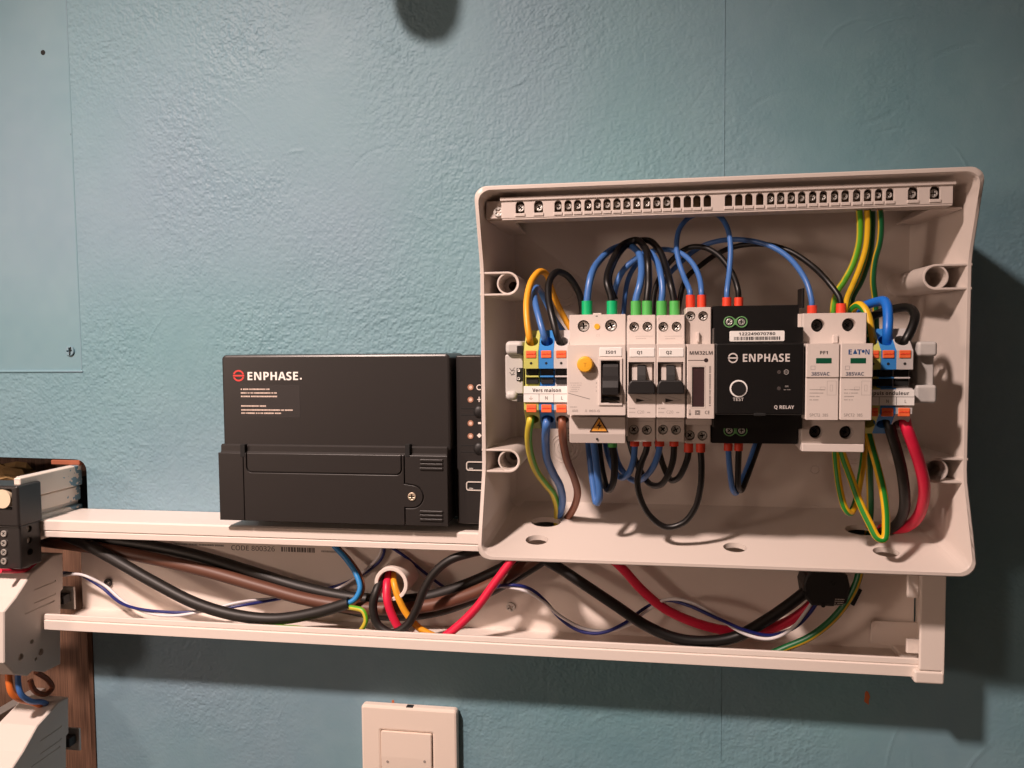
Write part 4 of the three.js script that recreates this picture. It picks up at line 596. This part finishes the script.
  for (const v of [466, 486]) { const q = rect(465, v - 6, 487, v + 6, zp); const s = roundShape(q.x0 + 0.001, q.x1, q.y0 + 0.001, q.y1 - 0.001, 0.002), h = roundShape(q.x0 + 0.0018, q.x1 - 0.0008, q.y0 + 0.0018, q.y1 - 0.0018, 0.0014, THREE.Path); s.holes.push(h); const k = obj('usb_port', exZ(s, zp - 0.002, zp + 0.0009), std(lin(0.62, 0.57, 0.52), 0.4), t); obj('port_cavity', bx(q.x0, q.x1, q.y0, q.y1, zp - 0.001, zp + 0.00008, 0.0001), M.hole, k); obj('port_contact', bx(q.x0 + 0.003, q.x0 + 0.0062, q.y0 + 0.002, q.y0 + 0.003, zp - 0.0005, zp + 0.0004, 0.0001), M.steel, k); }
  decal(t, 'column_print', 476, 380, 486, 442, zp, (c) => { c.strokeStyle = '#e8dcd4'; c.lineWidth = 0.9; c.beginPath(); c.arc(479.5, 387.3, 2.4, 0.9, 5.4); c.stroke(); c.fillStyle = '#e8dcd4'; c.fillRect(477.4, 399, 3.4, 0.9); c.fillRect(478.8, 396.6, 0.9, 5.4); c.fillRect(478, 422, 3, 2); c.beginPath(); c.moveTo(476.6, 435.5); c.lineTo(479, 433); c.lineTo(481.5, 435.5); c.lineTo(479, 438); c.closePath(); c.fill(); });
  decal(t, 'case_print', 230, 365, 306, 418, zu_, (c) => { roundel(c, 239.2, 375.6, 4.9, '#d8403c', 1.6); text(c, 'ENPHASE', 273.2, 375.6, 11.4, '#f6efe9', 'bold', 52); c.fillStyle = '#f6efe9'; c.fillRect(300.4, 377.8, 1.7, 1.7); [[389.2, 29], [392.9, 36], [396.4, 36.5], [406, 25], [410, 52], [413.2, 40]].forEach(([y, w], i) => scribble(c, 241, y, w, 1.4, 'rgba(236,214,200,.85)', 300 + i)); }, 14);
  { const q = rect(239.5, 385, 300, 417.5, zu_); obj('data_sticker', bx(q.x0, q.x1, q.y0, q.y1, zu_ - 0.0004, zu_ + 0.00006, 0.00005), std(lin(0.024, 0.020, 0.019), 0.5), t); }
  obj('wall_mount', bx(a.x0 + 0.01, p.x0 + 0.01, b.y0 + 0.02, a.y1 - 0.01, 0.0004, 0.006, 0.0005), M.softblack, t);
  seat(t);
}

// ================================================================ OPEN CABLE TRUNKING
const TZ = 0.048; let trunkTop, trunkBot;
{
  const t = thing('cable_trunking', 'open white plastic cable trunking without its cover, full of cables', 'trunking');
  const yv = (v, u) => P(u, v, TZ).y;
  const yt = (yv(522.3, 60) + yv(527.6, 330) + yv(532.4, 475)) / 3, yl = (yv(537.8, 60) + yv(546.7, 330) + yv(552.3, 475)) / 3;   // top lip, its lower edge
  const yb = (yv(634, 120) + yv(659.5, 540) + yv(667, 700) + yv(676, 915)) / 4, yu = (yv(619, 120) + yv(641, 540) + yv(648, 700) + yv(657.5, 915)) / 4;
  trunkTop = yt; trunkBot = yb;
  const rearT = yt - 0.0006, rearB = yb + 0.001, th = 0.0018;
  const x0 = P(42, 575, TZ).x, x1 = P(943, 620, TZ).x - 0.003;
  const gT = (yt + 2 * yl) / 3 + 0.0006, gB = (2 * yu + yb) / 3;
  const prof = [[0.0006, rearB], [TZ - 0.002, yb], [TZ, yb + 0.001], [TZ, gB - 0.0008], [TZ - 0.0012, gB], [TZ - 0.0005, gB + 0.0008], [TZ - 0.0007, yu - 0.0005], [TZ - 0.002, yu], [TZ - 0.0045, yu - 0.0006], [TZ - 0.0052, yb + 0.0045], [TZ - 0.007, yb + 0.002], [0.003, rearB + th], [0.0026, rearB + 0.004], [0.0026, rearT - 0.004], [0.003, rearT - th], [TZ - 0.007, yt - 0.002], [TZ - 0.0052, yt - 0.0045], [TZ - 0.0045, yl + 0.0006], [TZ - 0.002, yl], [TZ - 0.0007, yl + 0.0005], [TZ - 0.0005, gT - 0.0008], [TZ - 0.0012, gT], [TZ, gT + 0.0008], [TZ, yt - 0.001], [TZ - 0.002, yt], [0.0006, rearT]];
  obj('channel', exX(prof, x0, x1, 0.0002), M.trunk, t);
  const zb = 0.0026;
  decal(t, 'channel_print', 150, 541, 345, 556, zb + 0.0001, (c) => { text(c, 'CODE 800326', 255, 548.4, 6.6, 'rgba(60,52,48,.85)', 'normal', 44); const r = rng(5); let x = 283; while (x < 317) { const w = 0.6 + r() * 1.6; c.fillStyle = 'rgba(60,52,48,.75)'; c.fillRect(x, 545.6, w, 4.6); x += w + 0.5 + r(); } scribble(c, 160, 546.4, 66, 1.8, 'rgba(60,52,48,.55)', 8); scribble(c, 322, 548.6, 20, 1.8, 'rgba(60,52,48,.45)', 9); }, 8);
  {const f = rect(856, 589, 860, 606, 0.0045), q = bx(-0.0013, 0.0013, -0.0068, 0.0068, 0, 0.002); q.rotateZ(-0.42); q.translate((f.x0 + f.x1) / 2 - 0.001, (f.y0 + f.y1) / 2, 0.0028); obj('knockout_slot', q, M.hole, t); }
  for (const [u, v] of [[511, 606.5], [109, 582.5]]) { const c = P(u, v, zb); screw(t, c.x, c.y, zb + 0.002, 0.0038, 'fixing_screw', u > 200 ? M.steel : M.graphite, 0.5); }
  seat(t);
  // end cap
  const e = thing('trunking_end_cap', 'white end cap closing the trunking under the enclosure corner', 'end cap'), q = rect(920, 578, 945.5, 684, TZ + 0.0035), yT = yt + 0.002, yB = yb - 0.0022, zc = TZ + 0.0035;
  obj('cap_face', bx(q.x0, q.x1, yB + 0.009, yT, TZ + 0.0006, zc, 0.0012), M.trunk, e); obj('cap_foot', bx(q.x0 - 0.003, q.x1, yB, yB + 0.0088, 0.001, zc + 0.0004, 0.0016), M.trunk, e);
  obj('cap_end', bx(q.x1 - 0.002, q.x1, yB + 0.002, yT, 0.0008, zc, 0.0008), M.trunk, e); obj('cap_top', bx(q.x0, q.x1, yT - 0.0014, yT, 0.0008, zc, 0.0004), M.trunk, e);
  for (const [u0, v0, u1, v1] of [[910, 643, 923, 657], [911, 578, 922, 601]]) { const k = rect(u0, v0, u1, v1, TZ); obj('cap_tab', bx(k.x0, k.x1, k.y0, k.y1, TZ - 0.009, TZ - 0.006, 0.0005), M.trunk, e); }
  { const k = rect(871, 622, 921, 662, 0.006); obj('cap_plate', exZ(shapeOf([[k.x0, (k.y0 + k.y1) / 2 - 0.002], [k.x0, k.y1 - 0.002], [k.x0 + 0.002, k.y1], [k.x1, k.y1], [k.x1, k.y0 + 0.003], [k.x0 + 0.022, k.y0 + 0.003], [k.x0 + 0.016, (k.y0 + k.y1) / 2 - 0.003]]), 0.0034, 0.0058, 0.0004), M.trunk, e); const c = P(876, 626.5, 0.0058); obj('cap_pip', cylZ(c.x, c.y, 0.005, 0.0064, 0.0022, 14), M.trunk, e); }
  seat(e);
}
// conduit stub coming out of the wall inside the trunking
{
  const z1 = 0.036, c = P(391, 584, z1), s = new THREE.Shape(); s.absarc(0, 0, 0.0134, 0, Math.PI * 2); const h = new THREE.Path(); h.absarc(0, 0, 0.0105, 0, Math.PI * 2); s.holes.push(h);
  const g = new THREE.ExtrudeGeometry(s, { depth: z1 - 0.0035, bevelEnabled: true, bevelThickness: 0.0004, bevelSize: 0.0004, bevelOffset: -0.0004, bevelSegments: 2, curveSegments: 28 }); g.translate(c.x, c.y, 0.0033);
  seat(tag(obj('conduit_stub', g, M.trunk), 'short pale conduit tube sticking out of the wall inside the trunking', 'conduit'));
}
// cables in the trunking
wireGroup = 'cables in the open trunking';
wire('black_cable', 'thick black sheathed cable lying in the trunking between the wall panel and conduit', M.greySheath, [[66, 536, 0.02], [84, 543, 0.024], [110, 557, 0.03], [150, 580, 0.034], [195, 603, 0.036], [235, 615, 0.036], [275, 619, 0.034], [315, 613, 0.032], [349, 603, 0.031]], 0.0047);
wire('blue_wire', 'light blue core coming out of the black sheathed cable end', std(lin(0.02, 0.24, 0.6), 0.4), [[334, 546, 0.012], [346, 559, 0.016], [356, 574, 0.022], [360, 588, 0.026], [355, 599, 0.029], [344, 605, 0.031]], 0.0021);
wire('brown_wire', 'brown core curving beside the light blue core of the sheathed cable', M.brownWire, [[338, 547, 0.009], [351, 561, 0.012], [361, 577, 0.018], [363, 590, 0.023], [357, 601, 0.028], [346, 606, 0.0305]], 0.0016);
wire('earth_wire', 'lime and yellow core curling out of the black sheathed cable end', M.limeYellow, [[345, 607, 0.031], [354, 608, 0.033], [363, 611, 0.035], [366, 620, 0.036], [362, 629, 0.034], [356, 636, 0.031]], 0.002);
wire('earth_wire', 'lime and yellow wire lying on the trunking floor under the black cable', M.limeYellow, [[262, 627, 0.036], [285, 627.5, 0.037], [303, 629, 0.037], [318, 633, 0.034]], 0.0022);
wire('brown_cable', 'thick brown cable sagging along the back of the trunking', M.darkBrown, [[44, 541, 0.018], [90, 547, 0.02], [150, 558, 0.022], [210, 572, 0.022], [262, 587, 0.022], [310, 600, 0.022], [365, 608, 0.021], [420, 607, 0.021], [465, 596, 0.022], [505, 578, 0.024], [545, 553, 0.026]], 0.0052);
wire('black_cable', 'thick black cable running above the brown cable in the trunking', M.greySheath, [[70, 538, 0.012], [130, 543, 0.013], [190, 554, 0.014], [245, 570, 0.014], [300, 587, 0.014], [355, 598, 0.013], [410, 600, 0.013], [455, 589, 0.014], [500, 570, 0.016], [530, 552, 0.018]], 0.005);
wire('brown_cable', 'second brown cable tucked under the black one behind the conduit', M.greySheath, [[330, 606, 0.012], [390, 616, 0.013], [440, 611, 0.016], [480, 596, 0.02], [520, 575, 0.024], [548, 557, 0.026]], 0.004);
wire('black_cable', 'black solar cable looping out of the conduit stub and up', M.greySheath, [[384, 572, 0.02], [381, 580, 0.03], [376, 592, 0.038], [373, 608, 0.04], [378, 625, 0.041], [392, 633, 0.042], [406, 626, 0.042], [416, 610, 0.042], [424, 590, 0.042], [435, 572, 0.042], [450, 560, 0.041], [470, 553.5, 0.039], [494, 549, 0.036]], 0.0033);
wire('red_cable', 'red solar cable looping out of the conduit stub behind the lip and up', M.redWire, [[388, 573, 0.02], [387, 583, 0.032], [387, 598, 0.038], [392, 615, 0.039], [402, 632, 0.038], [418, 644, 0.037], [438, 640, 0.038], [458, 626, 0.039], [477, 607, 0.039], [494, 584, 0.038], [512, 560, 0.036], [524, 545, 0.034]], 0.0033);
wire('yellow_wire', 'yellow wire coming out of the conduit stub down to the trunking lip', M.yellowWire, [[393, 574, 0.02], [394, 583, 0.031], [398, 597, 0.035], [406, 613, 0.036], [418, 627, 0.036], [432, 635, 0.036], [446, 640, 0.035]], 0.0026);
wire('black_cable', 'thick black cable sagging in a wide curve under the enclosure to the black connector', M.blackWire, [[530, 552, 0.024], [556, 566, 0.026], [585, 585, 0.03], [615, 605, 0.034], [645, 625, 0.036], [675, 638, 0.037], [705, 641.5, 0.037], [735, 637, 0.036], [765, 621, 0.035], [790, 604, 0.034], [808, 590, 0.033]], 0.0042);
wire('red_cable', 'red solar cable sagging under the enclosure towards the black connector', M.redWire, [[602, 550, 0.02], [622, 568, 0.022], [641, 589, 0.025], [662, 607, 0.027], [688, 620, 0.028], [718, 629, 0.027], [750, 632, 0.026], [778, 626, 0.027], [800, 614, 0.028], [818, 598, 0.029]], 0.0036);
wire('earth_wire', 'dark green and yellow earth wire sloping past the black connector to the trunking floor', M.darkGreenYellow, [[861, 566, 0.036], [857, 582, 0.037], [848, 600, 0.037], [833, 619, 0.037], [810, 637, 0.037], [785, 648, 0.037], [764, 657, 0.036]], 0.0027);
// twisted pairs
function twisted(label, pts, turns, r = 0.00125) {
  const c = new THREE.CatmullRomCurve3(path(pts), false, 'centripetal'), n = 90, A = [], Bp = [];
  for (let i = 0; i <= n; i++) { const t = i / n, p = c.getPointAt(t), d = c.getTangentAt(t), up = new THREE.Vector3(0, 0, 1), s = new THREE.Vector3().crossVectors(d, up).normalize(), a = t * turns * Math.PI * 2 + 0.6; const o = s.multiplyScalar(Math.cos(a) * r * 1.12).addScaledVector(up, Math.sin(a) * r * 1.12); A.push(p.clone().add(o)); Bp.push(p.clone().sub(o)); }
  const t = thing('twisted_pair', label, 'cable', wireGroup); obj('blue_strand', tubeGeo(A, r, 180, 8), M.navyWire, t).userData.label = 'dark blue strand'; obj('white_strand', tubeGeo(Bp, r, 180, 8), M.whiteWire, t).userData.label = 'white strand'; return seat(t);
}
twisted('thin blue and white twisted pair entering the trunking from the wall panel', [[40, 577, -0.03], [67, 574, 0.012], [84, 576, 0.022], [104, 587, 0.02], [122, 602, 0.026], [145, 611, 0.034], [175, 614, 0.036], [205, 611, 0.03], [240, 604, 0.022], [275, 599, 0.008], [310, 594, 0.0065], [340, 586, 0.0065], [366, 571, 0.0065], [381, 556, 0.0065], [384, 542, 0.0065]], 3);
twisted('thin blue and white twisted pair snaking along the trunking under the enclosure', [[388, 543, 0.0065], [405, 556, 0.007], [425, 575, 0.007], [448, 590, 0.007], [475, 592, 0.0072], [505, 586, 0.03], [528, 590, 0.03], [545, 602, 0.03], [560, 617, 0.032], [580, 629, 0.034], [602, 632, 0.034], [626, 624, 0.03], [648, 608, 0.022], [666, 600, 0.028], [690, 604, 0.036], [718, 618, 0.042], [745, 632, 0.042], [770, 637, 0.041], [793, 628, 0.038], [808, 612, 0.034], [815, 602, 0.032]], 4);
// black connector
{
  const t = thing('solar_connector', 'black eight sided plug connector under the enclosure edge', 'connector'), z = 0.04, c = P(824, 587, z), s = new THREE.Shape();
  const pts = [[803, 585], [806, 576], [811, 571], [835, 571], [848, 576], [851, 589], [847, 604], [834, 607], [812, 606], [805, 598]].map(([u, v]) => { const p = P(u, v, z); return [p.x, p.y]; });
  obj('connector_body', exZ(shapeOf(pts), 0.019, z, 0.0016), M.softblack, t);
  for (const [u, v] of [[833, 583], [805.5, 593.5], [823, 605]]) { const p = P(u, v, z); obj('connector_stud', cylZ(p.x, p.y, z - 0.003, z + 0.0008, 0.0016, 12), M.hole, t); }
  decal(t, 'connector_print', 833, 597, 846, 607, z, (k) => { k.strokeStyle = '#bdb4ad'; k.fillStyle = '#bdb4ad'; k.lineWidth = 0.5; for (let i = 0; i < 4; i++) scribble(k, 835 - i * 0.4, 599.3 + i * 2, 9.5 - i * 0.3, 1, '#b0a69e', 70 + i); });
  seat(t);
}

// ================================================================ LIGHT SWITCH
{
  const t = thing('light_switch', 'cream square light switch on the wall below the trunking', 'switch'), zp = 0.009;
  const q = rect(361.5, 706, 457, 790, zp), x0 = q.x0, x1 = q.x1, yt = (P(362, 705, zp).y + P(456, 711, zp).y) / 2, yb = yt - (x1 - x0);
  const zr = zp + 0.0016, k = rect(381, 732.5, 431.5, 790, zr), ky1 = (P(382, 731.5, zr).y + P(431, 735.5, zr).y) / 2, ky0 = ky1 - 0.0415;
  const s = roundShape(x0, x1, yb, yt, 0.003), h = roundShape(k.x0 - 0.0004, k.x1 + 0.0004, ky0 - 0.0004, ky1 + 0.0004, 0.0008, THREE.Path); s.holes.push(h);
  obj('plate', exZ(s, 0.0004, zp, 0.002), M.switchPlate, t);
  const r = exX([[0.002, ky0], [zr - 0.001, ky0], [zr, (ky0 + ky1) / 2], [zr - 0.0002, ky1], [0.002, ky1]], k.x0, k.x1, 0.0006), rk = obj('rocker', r, M.switchPlate, t);
  for (const u of [387.5, 424.5]) { const c = P(u, 761.5, zr); obj('rocker_dot', cylZ(c.x, c.y, zr - 0.002, zr + 0.0002, 0.0011, 12), std(lin(0.35, 0.3, 0.27), 0.6), rk); }
  const n = P(410, 707.5, 0.006); obj('plate_notch', bx(n.x - 0.003, n.x + 0.003, yt - 0.002, yt + 0.0002, 0.003, 0.0078, 0.0004), M.softblack, t);
  seat(t);
}

// ================================================================ OLD PANEL IN THE WALL OPENING
{
  const ox = (opn.x1t + opn.x1b) / 2;
  const wb = struct('trim_1', bx(-0.6585, ox - 0.001, -0.749, opn.yt - 0.001, -0.12, -0.06, 0.001), M.wood, 'rough brown wooden back of the wall opening');
  const post = struct('trim_2', bx(ox - 0.03, ox - 0.014, -0.748, P(70, 530, -0.04).y, -0.059, -0.03, 0.002), M.wood, 'brown wooden batten in the wall opening');
  const edge = tag(obj('wooden_edge_strip', bx(ox - 0.005, ox - 0.0004, -0.748, P(90, 600, 0).y, -0.05, 0.0012, 0.0006), M.wood), 'thin wooden strip along the edge of the wall opening', 'strip'); seat(edge);
  seat(tag(obj('terracotta_strip', bx(ox - 0.034, ox - 0.006, opn.yt - 0.005, opn.yt - 0.0008, -0.04, 0.001, 0.0008), std(lin(0.33, 0.1, 0.05), 0.9)), 'bare red brick edge at the top of the wall opening', 'brick'));
  seat(tag(obj('insulation_tuft', (() => { const c = P(12, 484, -0.03), g = new THREE.IcosahedronGeometry(0.03, 4), p = g.attributes.position, r = rng(8); for (let i = 0; i < p.count; i++) { const x = p.getX(i), y = p.getY(i), z = p.getZ(i), k = 1 + 0.22 * Math.sin(x * 230 + z * 310) * Math.sin(y * 260 + 1) + 0.1 * Math.sin(x * 620 + y * 510); p.setXYZ(i, x * k * 1.7, y * k * 0.6, z * k * 0.5); } g.computeVertexNormals(); g.translate(c.x - 0.02, c.y, -0.035); return g; })(), std(lin(0.3, 0.19, 0.08), 0.95)), 'tan fibrous tuft in the dark top of the wall opening', 'insulation'));
  // painted plastic side of the old panel, ribs running out of the wall
  const xs = -0.4795, fl = M.flecked, flTex = colorTexture(256, (x, y, k) => { const a = fl[k] + (x < 90 ? 0.95 - x / 60 : -1.1); return a > 0.45 ? [120, 152, 168] : [232, 218, 205]; });
  const pm = std(0xffffff, 0.5, { map: flTex });
  const t = thing('panel_side', 'ribbed white plastic side of the old panel with blue paint flecks', 'panel');
  const seg = (v0, v1, v2, v3, zin) => { const a = PX(84, v0, xs), b = PX(84, v1, xs); const z1 = 0.066, g = bx(xs - 0.006 - zin, xs - zin, b.y, a.y, -0.004, z1, 0.0012); const p = g.attributes.position, uv = g.attributes.uv; for (let i = 0; i < p.count; i++) uv.setXY(i, (p.getZ(i) + 0.004) / 0.07, (p.getY(i) - b.y) / 0.06 + v0 * 0.07); return g; };
  obj('rib_panel', seg(464, 484, 0, 0, 0), pm, t); obj('rib_panel', seg(485, 499, 0, 0, 0.002), pm, t); obj('rib_panel', seg(503, 526, 0, 0, 0.0005), pm, t); obj('rib_core', bx(xs - 0.009, xs - 0.005, PX(84, 526, xs).y, PX(84, 464, xs).y, -0.004, 0.06, 0.0005), M.oldPlastic, t);
  seat(t);
  // black distribution block
  const d = thing('distribution_block', 'black screw terminal distribution block on top of the old breakers', 'terminal block'), xd = -0.4775;
  const c0 = PX(18, 486, xd), c1 = PX(42, 480, xd), c2 = PX(18, 571, xd), z1 = c0.z, z0 = PX(40, 520, xd).z, yT = c1.y, yM = PX(30, 524, xd).y, yB = c2.y;
  const wells = []; for (const v of [517, 529, 540.5, 552]) { const p = PX(29, v, xd); const q = new THREE.CylinderGeometry(0.0028, 0.0028, 0.01, 16); q.rotateZ(Math.PI / 2); q.translate(xd, p.y, (z0 + z1) / 2 + 0.001); wells.push(q); }
  const up = bx(xd - 0.06, xd + 0.0012, yM, yT, z0 - 0.002, z1 + 0.002, 0.002), pocket = PX(18, 499, xd);
  obj('upper_block', cut(up, [bx(xd - 0.03, xd - 0.004, pocket.y - 0.009, pocket.y + 0.008, z1 - 0.008, z1 + 0.01, 0.001)]), M.graphite, d);
  obj('lower_block', cut(bx(xd - 0.06, xd, yB, yM + 0.001, z0 - 0.001, z1, 0.0015), wells), M.graphite, d);
  { const q = new THREE.CylinderGeometry(0.0075, 0.0075, 0.012, 20); q.rotateX(Math.PI / 2); q.translate(xd - 0.013, pocket.y, z1 - 0.004); obj('cream_plug', q, std(lin(0.75, 0.62, 0.45), 0.5), d); }
  for (const v of [523, 533.5, 543, 552, 561]) { const p = P(4.5, v, z1); screw(d, p.x, p.y, z1 + 0.0012, 0.0026, 'terminal_screw', M.steel, v); }
  obj('mounting_post', bx(xd - 0.045, xd - 0.02, yB + 0.01, yT - 0.01, -0.0595, z0 + 0.001, 0.001), M.graphite, d);
  seat(d);
  // old breakers seen from the side
  const xm = -0.481, prof = [[63, 553], [53, 555.5], [31, 574], [16, 597], [4, 612], [4, 663], [15, 674.5], [28, 676], [33, 671], [45, 672], [61, 664], [61, 592], [63.5, 589]].map(([u, v]) => { const p = PX(u, v, xm); return [p.z, p.y]; });
  const geo = exX(prof, xm - 0.036, xm, 0.0008);
  const hole = (u, v, r) => { const p = PX(u, v, xm), q = new THREE.CylinderGeometry(r, r, 0.006, 14); q.rotateZ(Math.PI / 2); q.translate(xm, p.y, p.z); return q; };
  const side = cut(geo, [hole(32, 641.5, 0.0019), hole(41, 652, 0.0028), hole(21, 657, 0.0028), hole(36, 659, 0.0015), (() => { const a = PX(45, 585, xm), q = bx(xm - 0.0006, xm + 0.002, a.y - 0.0008, a.y + 0.0008, a.z - 0.012, a.z + 0.012, 0.0001); return q; })(), (() => { const a = PX(45, 598, xm), q = bx(xm - 0.0006, xm + 0.002, a.y - 0.0008, a.y + 0.0008, a.z - 0.012, a.z + 0.012, 0.0001); return q; })(), (() => { const a = PX(40, 607, xm), q = bx(xm - 0.0006, xm + 0.002, a.y - 0.0006, a.y + 0.0006, a.z - 0.016, a.z + 0.016, 0.0001); return q; })()]);
  const zmin = Math.min(...prof.map((p) => p[0]));
  const b1 = thing('old_breaker', 'old white breaker seen edge-on under the black distribution block', 'breaker');
  obj('case', side, M.oldPlastic, b1);
  { const a = PX(62, 597, xm), b = PX(62, 606, xm); obj('rail_foot', bx(xm - 0.03, xm - 0.0008, b.y, a.y, zmin - 0.008, zmin + 0.0004, 0.0005), M.softblack, b1); const rr = PX(63, 600, xm); obj('mounting_rail', bx(-0.65, xm + 0.002, rr.y - 0.012, rr.y + 0.008, zmin - 0.0105, zmin - 0.0085, 0.0004), M.steel, b1); for (const px of [-0.645, -0.585]) obj('rail_post', bx(px, px + 0.012, rr.y - 0.01, rr.y + 0.006, -0.0595, zmin - 0.0104, 0.0005), M.steel, b1); }
  const dy = PX(67, 698, xm).y - PX(63, 553, xm).y;
  const b2 = b1.clone(); b2.name = numbered('old_breaker'); b2.userData = { label: 'old white breaker seen edge-on under the orange and blue wires', category: 'breaker' }; scene.add(b2);
  b2.position.y += dy; b1.userData.group = b2.userData.group = 'old breakers in the wall opening';
  seat(b1); seat(b2);
  // wires between the old breakers
  const ow = (name, label, mat, pts, r) => { const w = obj(name, tubeGeo(pts.map(([u, v, x]) => PX(u, v, x)), r), mat); tag(w, label, 'wire'); return seat(w); };
  ow('orange_wire', 'orange wire bent between the two old breakers', M.orangeWire, [[9, 668, -0.497], [9, 682, -0.495], [12, 693, -0.493], [20, 699, -0.491], [32, 702, -0.492], [44, 706, -0.495]], 0.0026);
  ow('blue_wire', 'blue wire bent beside the orange one between the old breakers', M.blueWire, [[18, 668, -0.492], [18, 682, -0.49], [21, 694, -0.488], [30, 701, -0.487], [42, 702, -0.489], [50, 706, -0.493]], 0.0022);
  ow('brown_wire', 'brown wire curled behind the blue wire between the old breakers', M.brownWire, [[36, 672, -0.5], [48, 680, -0.5], [52, 688, -0.5], [46, 694, -0.5], [34, 690, -0.5], [30, 680, -0.502]], 0.0022);
  ow('red_wire', 'red wire in the shade under the black distribution block', M.redWire, [[0, 571, -0.49], [16, 571, -0.489], [30, 569, -0.488], [35, 564, -0.488], [36, 556, -0.489]], 0.0018);
}

scene.traverse((o) => { if (o.isMesh) { o.castShadow = true; o.receiveShadow = true; } });
renderer.render(scene, camera);
